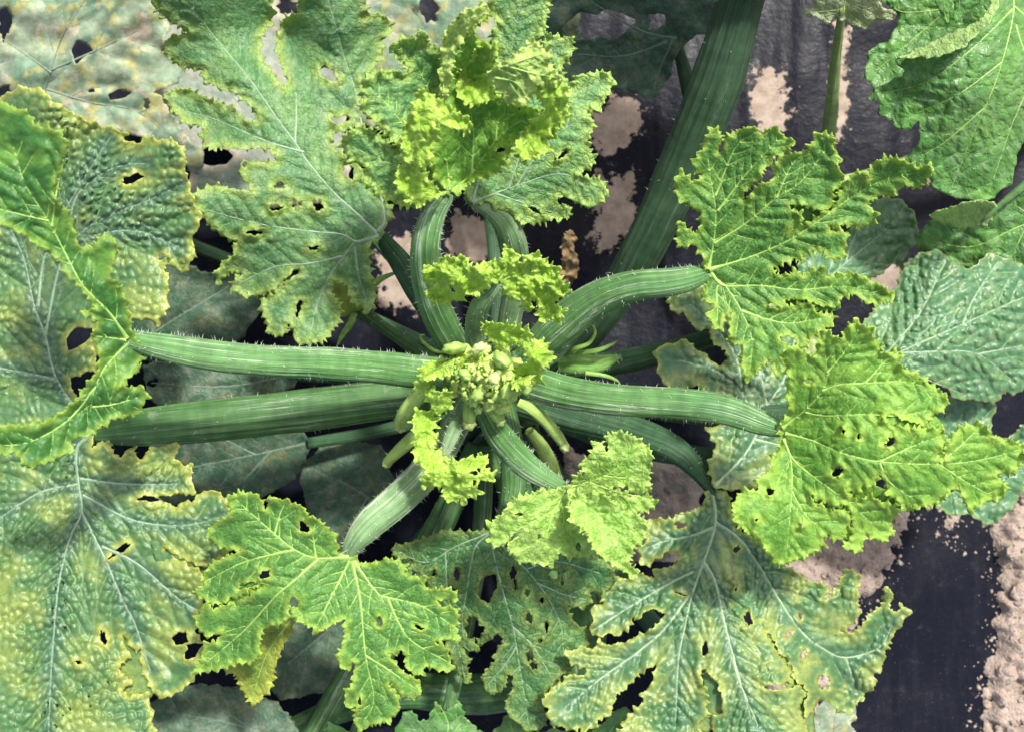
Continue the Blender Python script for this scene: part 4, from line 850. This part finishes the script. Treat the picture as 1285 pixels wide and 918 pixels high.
L2 = Sheet('W 400,505 392,560 350,620 330,690 318,760 255,825 213,770 190,710 140,690 200,640 270,600 290,530 340,500', 'W 395,510,28 250,815,24.5 150,690,25.5 300,600,26.5', ['W 390,510 300,640 250,800'], (), tooth=3.6, period=8, sp=2.6, bulge=.2, camp=.04, cell=7, vspace=16, reach=40, vwid=2.5, mat=2, seed=18)
LZ = 'W 600,285,31 270,60,33 90,190,31 40,415,30 35,690,28 60,520,29.5 400,400,32.5 220,500,30.5'
LF2 = [Sheet('W 180,370 320,360 320,410 160,480 80,445 100,420', LZ, zoff=-.36, seed=101, **FZ)]
lf = leaf('leaf', plant, [L1, L2] + LF2, [M_YOUNG, M_YOUNG_U, LM('leaf_yellowing', (.20, .30, .04), (.30, .38, .05), (.42, .46, .07), (.3, .4, .08), rough=.5), M_YOUNG_U], VEIN_Y, 'splayed green leaf with bright yellow tips in front of the old leaves')
pet(lf, 'N 590,500,24,34 565,545,26,42 535,590,28,48 500,625,30,48 465,655,31,44 446,678,31.5,38 436,697,31,26', S_PALE, 120)

# ---- bottom centre leaf, dull and deeply cut
C1 = Sheet('M 440,80 350,92 260,82 200,105 120,130 36,155 50,195 108,200 127,215 100,240 180,268 190,320 232,380 250,450 260,540 290,620 320,680 357,722 367,690 340,650 362,630 330,560 347,582 407,585 385,550 350,530 338,480 350,440 380,438 412,470 430,490 385,552 430,547 490,498 502,550 460,600 472,620 408,690 430,742 450,767 500,742 522,668 542,690 540,740 508,800 520,842 560,882 600,918 662,902 692,850 640,790 690,742 720,692 792,652 780,590 858,562 862,500 800,472 770,420 758,392 820,402 872,382 850,322 900,352 965,302 955,230 870,182 720,160 600,150 520,100 470,85',
           'M 445,90,25 40,160,24 200,260,23.5 350,710,19 600,900,20 430,740,19.5 780,640,20.5 860,540,20.5 950,280,22.5 860,370,21.5 520,400,23.5 690,370,22.5 370,460,21',
           ['M 445,90 462,190 500,340 540,480 560,600 585,750 605,890', 'M 470,120 600,250 690,370 740,480 750,600', 'M 442,95 380,160 350,330 330,450 340,560', 'M 440,92 300,150 180,215 60,165', 'M 540,480 620,560 700,690', 'M 555,560 520,620 440,720', 'M 600,240 720,210 900,260', 'M 260,170 270,350 300,500 340,690', 'M 640,300 760,350 850,370'],
           ['M 405,285 440,268 468,263 476,310 455,350 440,382 415,372 398,362', 'M 542,262,13,24', 'M 551,300,8,20', 'M 600,340,10,17,15', 'M 607,445,15,23', 'M 681,485,7,18', 'M 612,600,12,26', 'M 627,642,16,16', 'M 198,262,20,12,-30', 'M 306,266,11,20', 'M 285,327,22,9,30', 'M 655,540,8,7', 'M 716,265,18,20', 'M 762,275,16,24', 'M 660,370,7,14', 'M 745,300,8,8'],
           tooth=3., period=9, sp=2.6, bulge=.2, lam=8, cell=7, camp=.05, und=.25, frill=.35, fscale=11, flam=8, vspace=18, reach=40, vwid=3., seed=19)
lf = leaf('leaf', plant, [C1], [LM('leaf_dull', (.08, .22, .065), (.15, .30, .085), (.25, .34, .075), (.2, .32, .12), ct=(.04, .13, .05), ctam=.4, edge=(-.05, .4), mos=(.4, .6), mscale=.025, rough=.5), M_TEAL_U], VEIN_G, 'dull green leaf cut into narrow lobes with many slots')
pet(lf, 'N 630,500,18,34 642,560,20,38 645,610,22.5,40 635,645,24.3,34 616,667,25,16', S_DARK, 30)

# ---- small lime leaf below the crown
D1 = Sheet('D 490,390 440,393 375,393 300,422 265,428 208,460 190,490 150,540 92,580 110,620 97,662 140,692 200,665 198,700 235,730 240,772 300,772 370,782 430,792 470,720 500,742 560,745 620,740 700,700 860,640 900,560 870,525 965,482 968,460 940,423 850,417 815,385 745,378 830,398 870,418 948,397 935,330 942,260 958,220 930,168 890,143 860,118 800,97 770,92 708,110 718,190 700,150 680,143 650,165 632,210 652,240 610,238 577,250 587,290 548,330 528,362',
           'D 500,385,32 120,640,32.5 300,760,31 560,730,29.5 560,580,30 470,600,32 640,640,31 930,460,31.5 940,260,33.5 770,100,34.5 660,200,34 300,440,33.5 700,380,32.2', ['D 500,385 470,450 420,510 250,600 110,670', 'D 470,450 490,540 470,640', 'D 505,382 620,350 720,310 800,240 850,130', 'D 700,318 820,330 940,300', 'D 430,505 400,620 300,760', 'D 620,350 760,400 940,440'],
           ['D 715,165,6,26', 'D 255,521,24,6', 'D 232,637,34,8,-38', 'D 359,634,6,17', 'D 567,695,13,20', 'D 910,523,36,6,10', 'D 590,310,8,12'], tooth=4.2, period=7, sp=2.2, bulge=.3, lam=8, cell=6.5, camp=.07, und=.25, uscale=35, frill=.35, fscale=9, flam=8, vspace=15, reach=40, vwid=2.8, seed=20)
D2 = Sheet('D 505,388 548,432 518,490 528,560 600,602 615,640 640,692 700,752 760,792 852,850 872,820 830,780 862,682 905,662 932,560 880,530 820,490 750,460 690,408 640,402 600,425 545,400',
           'D 505,388,32.2 520,500,34.5 620,640,34 850,840,31.5 920,600,33 700,420,34.5 660,520,33 600,430,34', ['D 510,395 580,450 660,520 720,590 780,680 845,835', 'D 660,520 760,520 880,560', 'D 720,590 800,640 850,660'], (), tooth=4.4, period=7, sp=2.2, bulge=.35, lam=8, cell=6, camp=.09, und=.3, uscale=30, frill=.45, fscale=8, flam=8, vspace=14, reach=40, vwid=2.6, seed=21)
lf = leaf('leaf', plant, [D1, D2], [M_LIME, M_LIME], VEIN_L, 'small pale lime leaf crinkled all over')
pet(lf, 'N 608,515,27,30 628,548,29,40 655,578,31,40 685,600,32,36 708,612,32,22', S_YOUNG, 80)

# ---- foremost left leaf, folded, seen nearly edge-on
A1 = Sheet('A 545,930 500,900 480,860 522,760 500,690 440,690 428,728 380,750 345,740 335,690 322,620 300,580 250,560 238,500 252,430 282,330 300,280 250,230 150,200 120,140 20,108 -60,60 -160,200 -140,420 -60,560 0,640 110,690 200,750 260,800 300,870 B 350,60 400,120 430,180 390,172 340,190 405,200 440,225 400,290 432,340 445,415 440,435 400,480 350,560 260,640 190,670 110,692 60,680 -80,690 -160,740 -80,800 0,805 80,800 100,850 130,872 230,832 312,800 325,742 400,722 480,662 540,642 612,642 658,545 620,508 520,520 560,480 627,432 605,410 655,382 622,370 625,335 590,290',
           'B 565,300,38 480,180,39.5 400,60,41 A 260,700,41.5 80,300,44 -80,300,43 280,300,45 500,750,41 120,600,43 B 420,290,39 420,500,38.5 400,640,37.5 150,760,39 -80,740,40 620,560,36.5',
           ['B 565,300 480,180 370,70 A 300,790 210,620 110,460 60,300', 'B 560,305 480,295 410,288', 'B 565,320 470,420 420,520 400,620', 'B 425,510 300,660 120,760 -60,770', 'A 230,650 250,500 290,330', 'A 215,625 100,600 -60,560', 'B 410,600 500,590 610,560'],
           (), tooth=4.4, period=10, sp=2.7, bulge=.45, lam=12, cell=9, camp=.05, und=.5, uscale=45, frill=.3, fscale=14, flam=9, vspace=24, reach=60, vwid=4, seed=22)
lf = leaf('leaf', plant, [A1], [LM('leaf_foremost', (.05, .175, .035), (.14, .30, .05), (.30, .44, .07), (.2, .38, .09), ct=(.12, .28, .06), ctam=.3, edge=(-.1, .35), mos=(.45, .65), mscale=.018, rough=.42, netam=.15, netb=.15), M_YOUNG_U], VEIN_Y, 'folded green leaf standing higher than the others')
pet(lf, 'N 590,475,26,46 540,468,28,50 470,460,30.5,48 400,455,33,47 330,452,35,45 260,445,36.5,46 200,434,37.6,44 158,424,38,28', S_YOUNG, 170)

# ---- blistered leaf at the right edge and the leaves beneath it
E1 = Sheet('H 640,540 700,400 760,290 860,190 890,110 940,75 1000,60 1045,100 1110,132 1170,68 1240,100 1300,112 1400,200 1420,380 1340,500 1285,520 1250,545 1222,530 1190,572 1130,562 1060,558 1030,520 950,482 850,520', 'H 640,540,22 870,180,20.5 1150,100,21 1380,200,19 1200,560,18 1350,480,18 950,400,23 1000,200,22',
           ['H 640,540 760,450 870,402 1080,310 1290,218 1400,190', 'H 800,430 850,380 940,270 1025,100', 'H 870,405 1000,400 1130,408 1250,500', 'H 1080,310 1120,220 1200,100', 'H 780,445 900,470 1080,540', 'H 1130,408 1280,380'], (), tooth=2.2, period=12, sp=2.3, bulge=.4, lam=11, cell=11, camp=.22, und=.4, uscale=70, frill=.2, fscale=18, vspace=22, reach=70, vwid=4., seed=23)
lf = leaf('leaf', plant, [E1], [M_EAST, M_TEAL_U], [VEIN_G, VEIN_SG], 'glossy blue-green blistered leaf with pale specks')
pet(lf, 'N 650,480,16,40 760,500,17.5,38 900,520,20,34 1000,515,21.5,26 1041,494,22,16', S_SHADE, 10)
E2 = Sheet('R 880,420 960,325 1060,340 1172,350 1140,440 1145,480 1210,505 1290,440 1360,420 1380,620 1290,690 1245,780 1190,832 1130,865 1060,812 970,822 920,770 800,700 820,520', 'R 850,500,16 1160,350,16 1350,500,15 1130,860,14 950,800,15', ['R 830,560 1000,520 1170,360', 'R 850,560 1050,680 1300,640', 'R 860,570 960,700 1120,850', 'R 1050,560 1250,560'], (), tooth=2.4, period=14, sp=2.9, bulge=.3, lam=11, cell=10, camp=.24, und=.4, vspace=24, reach=60, vwid=3.5, seed=24)
lf = leaf('leaf', plant, [E2], [M_EAST, M_TEAL_U], VEIN_G, 'blue-green leaf drooping under the blistered one')
pet(lf, 'N 650,500,13,36 800,560,13,34 1000,580,14,28 1149,568,16,14', S_SHADE, 0)
E3 = Sheet('P 700,820 620,720 640,620 760,560 860,520 940,390 1020,360 1110,372 1172,450 1185,560 1120,622 1108,690 980,722 900,780', 'P 700,800,20 640,620,20 1020,370,18 1170,500,17 980,720,18', ['P 720,790 780,720 900,620 1050,490 1120,400', 'P 780,720 900,720 1080,660', 'P 850,655 880,560 960,420'], ['P 1060,700,40,26,-30'], tooth=2.2, period=13, sp=2.7, bulge=.3, lam=10, cell=9, camp=.09, und=.35, vspace=22, reach=60, vwid=3, seed=25)
lf = leaf('leaf', plant, [E3], [M_EAST, M_TEAL_U], VEIN_G, 'blue-green leaf showing through the holes of the lobed leaf')
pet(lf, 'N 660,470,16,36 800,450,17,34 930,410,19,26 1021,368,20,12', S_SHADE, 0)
E4 = Sheet('V 560,1010 570,900 610,840 660,760 720,740 790,800 800,850 770,880 800,930 820,1010', 'V 600,1000,9 700,750,10 800,900,9', ['V 690,1000 700,880 720,760', 'V 700,900 770,850', 'V 695,940 620,870'], (), tooth=2, period=14, sp=3.4, bulge=.2, und=.4, vspace=22, reach=40, vwid=3, seed=26)
lf = leaf('leaf', plant, [E4], [M_MILDEW, M_MILDEW], VEIN_D, 'faded grey-green old leaf beside the bare film')
pet(lf, 'N 660,540,10,34 800,760,8,30 960,930,8,24 1044,941,9,12', S_SHADE, 0)

# ---- fresh dark leaves at the bottom edge
def low_green(outline, z, veins, petiole, seed, label=None):
    lf = leaf('leaf', plant, [Sheet(outline, z, veins, (), tooth=2.6, period=13, sp=3, bulge=.35, lam=12, cell=12, camp=.06, und=.5, frill=.4, fscale=18, vspace=26, reach=60, vwid=3, seed=seed)], [M_GREEN, M_GREEN_U], [VEIN_Y, VEIN_SG], label)
    pet(lf, petiole, S_DARK, 0); return lf
low_green('W 760,1000 770,905 790,870 822,835 850,880 885,880 918,808 935,850 960,840 1000,800 1020,870 1060,900 1080,1000', 'W 780,950,20 900,830,21 1050,950,19 900,1000,20', ['W 920,1000 960,900 930,820', 'W 930,980 1010,880', 'W 930,980 840,890'], 'N 610,560,12,26 600,700,13,26 570,860,16,24 549,945,20,12', 31, 'dark glossy leaf tip at the lower margin under the dull leaf')
low_green('M 360,1000 350,920 345,905 400,920 450,930 490,890 515,850 560,880 640,930 720,900 790,950 800,1000', 'M 360,950,15 520,860,17 780,960,16', ['M 560,1000 540,920 520,860', 'M 560,990 700,930'], 'N 620,560,11,26 660,720,11,26 670,880,13,22 649,943,16,12', 32)
low_green('U 230,1000 240,930 330,870 360,820 400,800 440,790 480,815 470,850 420,890 380,960 360,1000', 'U 240,950,14 440,800,15 380,980,14', ['U 300,990 380,890 450,810'], 'N 640,560,10,26 700,760,10,26 730,900,12,20 751,935,14,12', 33)
low_green('W 510,1000 515,920 530,880 560,905 600,915 630,930 640,1000', 'W 520,950,18 540,885,19 640,980,18', ['W 580,1000 560,940 535,890'], 'N 600,560,12,24 540,700,13,24 470,860,16,20 431,946,18,12', 34)

# ================================================================== crown: frilly young leaves, buds, fruits
def frilly(sheets, petiole=None, label=None, mats=None):
    lf = leaf('leaf', plant, sheets, mats or [M_FRILL, M_BRIGHT_U], VEIN_L, label)
    if petiole: pet(lf, petiole, S_PALE, 50)
    return lf
FK = dict(tooth=4.6, period=7.5, sp=1.7, bulge=.3, lam=5, cell=5.5, camp=.16, und=.8, uscale=17, frill=.35, fscale=7, flam=5, vspace=11, reach=26, vwid=1.8)
frilly([Sheet('L 590,390 560,370 520,430 480,410 440,440 400,435 340,425 300,370 340,350 400,300 350,320 300,310 285,250 340,210 400,180 430,150 470,170 530,140 560,190 590,220 640,200 700,185 750,195 780,170 785,85 820,110 880,150 860,190 900,200 940,140 1000,150 1050,200 1100,220 1120,280 1160,330 1195,370 1150,380 1100,410 1090,440 1150,480 1100,550 1060,510 1030,550 990,500 1000,440 960,430 950,490 910,470 900,410 850,420 800,380 760,300 700,330 640,370',
              'L 750,290,35 300,300,33.5 420,430,32 520,150,35.5 640,260,36.5 785,90,36.5 980,160,36 1180,370,34 1080,540,32 930,420,33 470,300,35', ['L 755,300 640,270 500,260 340,280', 'L 755,295 810,200 800,120', 'L 760,300 900,260 1050,330 1080,500', 'L 900,260 960,190 1020,180', 'L 560,262 460,350 420,420', 'L 1050,330 1110,350 1170,370'], ['L 470,352,12,20', 'L 968,440,14,20'], seed=41, **FK)],
       'N 600,450,27,26 596,415,29.5,30 602,385,32.5,30 618,365,34.5,24 626,352,35,14', 'lime frilly young leaf like a bow above the crown')
frilly([Sheet('J 185,480 200,435 250,440 295,480 285,520 270,540 310,550 300,590 280,620 310,640 340,655 345,690 400,680 440,665 480,670 510,645 550,670 540,700 500,710 460,730 500,740 540,715 580,745 570,785 530,770 490,780 470,760 490,800 500,840 470,855 440,840 440,880 400,860 370,875 340,860 330,810 290,800 240,810 220,770 245,740 235,700 205,690 190,640 195,560',
              'J 240,450,33 200,560,34.5 210,680,34.5 290,500,33 300,620,33.5 320,720,35 540,680,33 560,770,33 400,860,32.5 240,790,33.5 430,760,34.5', ['J 330,680 260,620 240,540 235,450', 'J 325,690 340,760 390,850', 'J 330,690 430,730 540,680', 'J 400,720 480,760 560,765'], ['J 478,735,16,8'], seed=42, **FK)],
       'J 440,380,28,60 410,470,30,80 370,560,31.5,85 340,640,33,70 328,690,34,40', 'lime frilly young leaf bent in an elbow below the crown')
FK2 = dict(FK); FK2.update(und=.5, camp=.14)
frilly([Sheet('J 510,40 540,18 600,25 650,30 700,40 750,70 755,105 800,100 830,140 865,185 830,215 805,235 800,290 775,325 745,315 740,270 690,280 650,260 690,230 740,200 720,150 690,120 640,125 600,140 570,110 530,80',
              'J 520,50,33.5 640,50,35.5 750,100,36 860,180,34.5 770,310,34 680,260,34 640,120,34 770,190,37', ['J 540,60 650,75 760,150 780,300', 'J 770,170 850,185'], (), seed=43, **FK2)], 'J 560,200,29,34 620,160,31,36 690,130,33,30 720,120,34.3,16', 'folded lime leaflet curling round the crown')
frilly([Sheet('J 212,285 225,240 265,205 320,195 375,195 380,235 350,270 300,285 250,295', 'J 215,280,33 370,200,34.5 300,240,35.5', ['J 370,215 300,240 230,275'], (), seed=44, **FK2)])
frilly([Sheet('J 186,330 200,300 250,290 285,310 285,345 300,360 340,340 372,370 372,430 330,445 290,462 285,420 255,395 240,360 205,350', 'J 190,325,33.5 270,300,34.5 370,380,33.5 300,450,33 300,380,35.5', ['J 280,330 320,390 310,440', 'J 290,350 200,325'], (), seed=45, **FK2)])
frilly([Sheet('J 390,210 400,165 450,170 500,175 540,200 520,260 500,300 470,330 430,330 400,300', 'J 395,210,33 520,190,34 440,320,33.5 450,240,35', ['J 400,300 450,240 500,190'], (), seed=46, **FK2)], mats=[LM('leaf_tip', (.26, .43, .05), (.36, .52, .07), (.42, .58, .08), (.25, .42, .06), rough=.5), M_BRIGHT_U])
frilly([Sheet('J 425,350 470,325 520,330 560,360 600,350 650,320 690,340 670,375 600,395 540,400 510,432 460,400 430,390', 'J 430,360,32.5 680,340,33 510,425,32 560,370,34.5', ['J 430,370 540,380 680,345'], (), seed=47, **FK2)])
frilly([Sheet('J 650,290 690,250 740,250 750,290 730,320 680,330 650,320', 'J 650,300,34 740,270,35 700,290,36', ['J 655,305 740,275'], (), seed=48, **FK2)])

def blob_parts(items, name, mat, parent):
    """several tiny folded buds packed into the growing point: one lumpy part."""
    V = []; Fc = []
    for (x, y, z, r, st, seed) in items:
        bm = bmesh.new(); bmesh.ops.create_icosphere(bm, subdivisions=3, radius=1)
        co = np.array([v.co[:] for v in bm.verts]); rng = np.random.default_rng(seed); th = rng.uniform(0, 6)
        k = 1 + .22 * fbm(co[:, 0] * 2 + seed, co[:, 1] * 2 + co[:, 2] * 1.5, seed, 3) + .09 * np.sin(np.arctan2(co[:, 1], co[:, 0]) * 6 + seed)
        co = co * k[:, None] * np.array([1, st, 1.1]); co = co @ np.array([[math.cos(th), math.sin(th), 0], [-math.sin(th), math.cos(th), 0], [0, 0, 1]])
        c = to3(np.array([x, y]), z); s = r * (CAM_H - z / 100) / F_PX; b = len(V)
        V += [tuple(c + s * p) for p in co]; Fc += [tuple(v.index + b for v in f.verts) for f in bm.faces]; bm.free()
    return mesh_obj(name, V, Fc, [mat], parent)
items = []
rg = np.random.default_rng(5)
for i in range(46):
    a = i * 2.39996; rr = ((i + .5) / 46) ** .5
    x = 612 + 50 * rr * math.cos(a) + rg.uniform(-3, 3); y = 474 + 38 * rr * math.sin(a) + rg.uniform(-3, 3)
    items.append((x, y, 34.6 - 2.4 * rr * rr + rg.uniform(-.25, .25), rg.uniform(9, 13), rg.uniform(.55, .85), i))
for i in range(70):
    a = rg.uniform(0, 6.283); rr = rg.random() ** .5
    items.append((612 + 46 * rr * math.cos(a), 474 + 35 * rr * math.sin(a), 35.5 - 2.3 * rr * rr + rg.uniform(-.2, .25), rg.uniform(3.0, 5.6), rg.uniform(.45, .8), 100 + i))
blob_parts(items, 'growing_tip', plain_material('tip_lime', (.33, .48, .10), (.47, .60, .17), 260, .55, trans=.15), plant)
for (x, y, z, r, st, sd) in [(600.5, 437, 35.2, 11, .6, 3), (630, 452, 35.6, 13, .7, 4), (619.5, 474.5, 36.6, 8, .9, 5), (570, 437, 33.6, 15, .55, 6), (662, 432, 32.5, 12, .6, 8), (657, 484, 34.6, 12, .75, 9), (583, 470, 35.2, 10, .7, 10), (600, 495, 35, 11, .7, 11), (635, 492, 35, 11, .65, 12)]:
    blob_parts([(x, y, z, r, st, sd)], 'flower_bud', M_CREAM if sd in (3, 5) else M_BUD, plant)

def fruit(path, seed, tip):
    f = stalk('fruit', path, S_FRUIT, plant, 25, HAIR, ribs=8, rib=.03, seed=seed, flat=1., nseg=28, hl=3.5)
    if tip:
        x, y, z, r = tip
        q = pts(x + ' ' + y)[0]
        s = CROP[x][2]; blob_parts([(q[0], q[1], z, r / s, .8, seed), (q[0] + 2, q[1] + 3, z - .2, r / s * .6, .7, seed + 1)], 'blossom_remnant', M_CREAM, f)
    return f
fruit('J 250,330,29,60 210,370,29.5,84 160,430,29,88 130,480,28,74 122,515,27.3,62', 51, ('J', '122,520', 27.2, 30))
fruit('J 300,470,26,50 220,540,26,74 140,610,25.5,76 80,665,24.8,60 60,690,24.4,50', 52, ('J', '58,692', 24.3, 24))
fruit('J 460,370,31,60 458,420,31.5,74 455,465,31.5,74 455,490,31,66', 53, ('J', '456,502', 31, 36))
fruit('J 540,380,31,60 565,420,31.5,80 585,455,31.5,76 600,482,31,58', 54, ('J', '603,488', 31, 26))
fruit('J 690,400,27,50 750,430,27,64 820,490,26,68 870,550,25,66 900,590,24.3,56', 55, ('J', '912,612', 24, 30))
fruit('N 664,540,20,14 680,560,19,20 690,580,18,22 698,600,17,18', 56, None)

# flower buds with sepals in the leaf axils
def sepal_bud(bud, r, st, sepals, mat):
    q = pts(bud)[0]; bo = blob_parts([(q[0], q[1], q[2], r, st, 3)], 'flower_bud', mat, plant)
    for i, s in enumerate(sepals): stalk('sepal', s, M_SEPAL, bo, 0, None, ribs=3, rib=.05, seed=200 + i, nseg=10, flat=.6)
stalk('flower_stalk', 'F 800,560,17,50 850,500,20,50 900,480,21.5,60', S_DARK, plant, 10, HAIR, seed=151)
bo = stalk('flower_bud', 'F 870,480,21.5,60 930,480,22,88 1000,480,22.3,80 1060,460,22.5,40 1090,452,22.6,6', stalk_material('bud_ribbed', (.11, .26, .05), (.17, .33, .07), (.3, .42, .15), .5), plant, 25, HAIR, seed=150, ribs=5, rib=.09)
for i, s in enumerate(['F 890,450,23,20 920,425,24.5,22 970,405,25,18 995,370,25,14 990,340,24.5,8', 'F 920,440,23.5,22 1000,430,24.5,22 1050,410,24.8,14 1075,395,25,6', 'F 960,510,23,20 1030,520,23,18 1070,535,22.5,12 1085,550,22,6']):
    stalk('sepal', s, M_SEPAL, bo, 0, None, ribs=3, rib=.05, seed=160 + i, nseg=10, flat=.6)
sepal_bud('N 436,372,19', 27, .9, ['N 452,380,20,10 465,362,20.5,11 478,350,20.5,9 502,340,20.5,3', 'N 444,392,19,12 440,405,19,11 430,420,18.5,8 424,432,18,3'], plain_material('bud_yellowing', (.24, .33, .05), (.33, .42, .08), 150, .5, trans=.2))
stalk('flower_stalk', 'N 600,480,12,16 540,450,13,18 480,410,16,18 448,385,18.6,20', S_DARK, plant, 10, HAIR, seed=171)
stalk('tendril', 'N 560,442,26,5 545,440,26.5,6 532,430,27,5 528,422,27.3,4 533,420,27.5,2', M_SEPAL, plant, 0, None, ribs=3, rib=.02, nseg=8, seed=172)
# withered blossom lying in the axil
wb = leaf('withered_blossom', plant, [Sheet('F 888,12 908,-5 927,22 915,60 938,112 928,172 890,195 866,150 882,100 874,60', 'F 900,10,9 930,110,6 900,190,4.5 870,150,6', ['F 895,180 900,100 905,20'], (), seed=49, **dict(FK, tooth=2, und=1.2))], [M_DRY, M_DRY], M_DRY)
stalk('flower_stalk', 'N 680,440,9,12 705,400,6,11 712,355,4.5,10', S_SHADE, plant, 0, None, seed=173)

# ================================================================== neighbouring plant, top right
nb = at3('N 1420,40,0')
plant2 = empty('zucchini_plant', nb, 'neighbouring zucchini plant with smooth healthy dark green leaves reaching over the film', 'plant')
st2 = stalk('stem', 'N 1420,40,-1.5,60 1412,50,8,60 1405,60,18,50', S_DARK, plant2, 10, HAIR, seed=300)
N1 = Sheet('E 650,-90 648,-10 640,20 620,60 580,105 530,150 440,182 370,178 312,190 347,225 335,247 247,285 267,330 257,370 310,387 320,417 357,410 392,385 400,430 387,470 340,512 400,552 433,540 430,600 500,632 560,642 612,642 650,612 690,582 702,500 727,450 790,380 860,300 880,60 820,-90',
           'E 690,-40,31 320,190,31 255,320,29 350,510,28 600,640,26 720,470,27 860,100,28 520,300,32 640,100,32.5', ['E 692,-60 690,60 640,250 560,440 495,600', 'E 690,30 600,120 520,190 410,265 270,300', 'E 655,200 520,300 390,360', 'E 700,80 740,250 680,420 610,630', 'E 695,20 800,120 860,260', 'E 600,345 480,450 400,500'],
           (), tooth=2., period=20, sp=2.8, bulge=.4, lam=14, cell=16, camp=.07, und=.35, uscale=80, frill=.15, fscale=20, vspace=24, reach=70, vwid=2.6, seed=71)
N2 = Sheet('E 312,190 370,165 450,125 560,80 610,45 618,5 630,-40 650,-20 640,22 620,62 578,108 528,152 440,184 370,180', 'E 315,188,31.6 560,100,34 640,0,34 440,160,33', ['E 330,185 480,140 600,60'], (), tooth=1.6, period=14, sp=2.4, bulge=.1, cell=12, camp=.02, und=.2, frill=.15, vspace=24, reach=20, vwid=1.5, mat=2, seed=72)
lf = leaf('leaf', plant2, [N1, N2], [M_GREEN, M_GREEN_U, M_GREEN_U, M_GREEN_U], [VEIN_Y, VEIN_SG], 'broad healthy green leaf with its margin rolled over')
pet(lf, 'N 1405,60,17,36 1370,20,24,34 1310,-20,29,28 1272,-22,31,14', S_YOUNG, 10)
N3 = Sheet('E 258,-80 270,0 332,50 300,130 232,160 222,215 217,250 250,275 230,320 260,320 340,300 420,200 500,150 640,60 660,-80', 'E 270,0,22 225,240,21 640,0,24 400,150,22', ['E 600,-60 450,60 250,230', 'E 480,30 350,40 300,20'], (), tooth=2, period=18, sp=3.4, bulge=.3, lam=14, cell=16, camp=.05, und=.4, vspace=26, reach=60, vwid=2.6, seed=73)
lf = leaf('leaf', plant2, [N3], [M_GREEN, M_GREEN_U], [VEIN_Y, VEIN_SG], 'shaded dark leaf beneath the broad healthy one')
pet(lf, 'N 1405,60,14,30 1340,-10,20,28 1236,-24,23.6,14', S_DARK, 0)
N4 = Sheet('E 420,690 480,668 590,638 645,660 622,702 602,722 560,727 512,732 490,715 450,710', 'E 420,690,25 640,660,26.5 560,720,24.5 530,670,26.5', ['E 430,692 540,690 630,665'], (), tooth=2, period=12, sp=2.6, bulge=.12, cell=12, camp=.02, und=.25, vspace=20, reach=26, vwid=1.8, mat=0, seed=74)
lf = leaf('leaf', plant2, [N4], [M_GREEN_U, M_GREEN_U], VEIN_Y, 'pale upturned leaf tip')
pet(lf, 'N 1405,60,12,26 1340,180,20,24 1253,259,26.4,10', S_DARK, 0)
N5 = Sheet('E 380,800 400,730 450,700 620,705 660,640 727,612 800,600 860,700 820,880 727,870 690,850 620,805 565,862 500,840 450,800', 'E 400,760,20 640,680,22 840,700,21 730,860,20 560,850,19', ['E 830,680 700,730 560,790 420,770', 'E 740,710 700,800 700,845', 'E 760,700 690,650'], (), tooth=2.2, period=16, sp=3, bulge=.35, lam=13, cell=15, camp=.05, und=.5, vspace=26, reach=60, vwid=2.4, seed=75)
lf = leaf('leaf', plant2, [N5], [M_GREEN, M_GREEN_U], [VEIN_Y, VEIN_SG], 'glossy dark green leaf under the pale tip')
pet(lf, 'N 1405,60,10,28 1380,200,17,26 1326,266,21.6,14', S_DARK, 0)
N6 = Sheet('E 15,45 60,20 50,-60 280,-60 262,20 322,45 300,65 240,65 218,97 190,80 165,77 130,55 92,77 60,50', 'E 20,45,26 320,50,26 218,95,25 150,-50,28', ['E 150,30 160,-40', 'E 150,30 210,80', 'E 150,30 60,40'], (), tooth=2, period=12, sp=2.8, bulge=.15, cell=12, camp=.03, und=.4, vspace=20, reach=30, vwid=2, seed=76)
lf = leaf('leaf', plant2, [N6], [M_UPALE, M_UPALE], VEIN_Y, 'pale leaf underside on an upright stalk')
pet(lf, 'N 1405,60,2,24 1250,160,1.5,26 1060,230,3,24 1040,190,8,22 1044,130,14,20 1049,70,20,19 1056,18,26,14', S_LIT, 10)
N7 = Sheet('E 420,-80 440,0 455,30 482,80 487,40 490,-10 505,-10 503,78 540,45 590,0 620,-80', 'E 480,75,34 505,75,34 500,-80,36 600,-20,35 440,0,35', ['E 490,-70 470,20 480,70', 'E 500,-70 520,10 506,70'], (), tooth=1., period=12, sp=2.8, bulge=.1, und=.2, frill=.1, vspace=20, reach=26, vwid=1.5, seed=77)
lf = leaf('leaf', plant2, [N7], [M_GREEN, M_GREEN_U], [VEIN_Y, VEIN_SG], 'two-pointed fresh leaf tip over the rolled margin')
pet(lf, 'N 1405,60,17,26 1340,-40,28,24 1194,-30,35.8,10', S_YOUNG, 0)
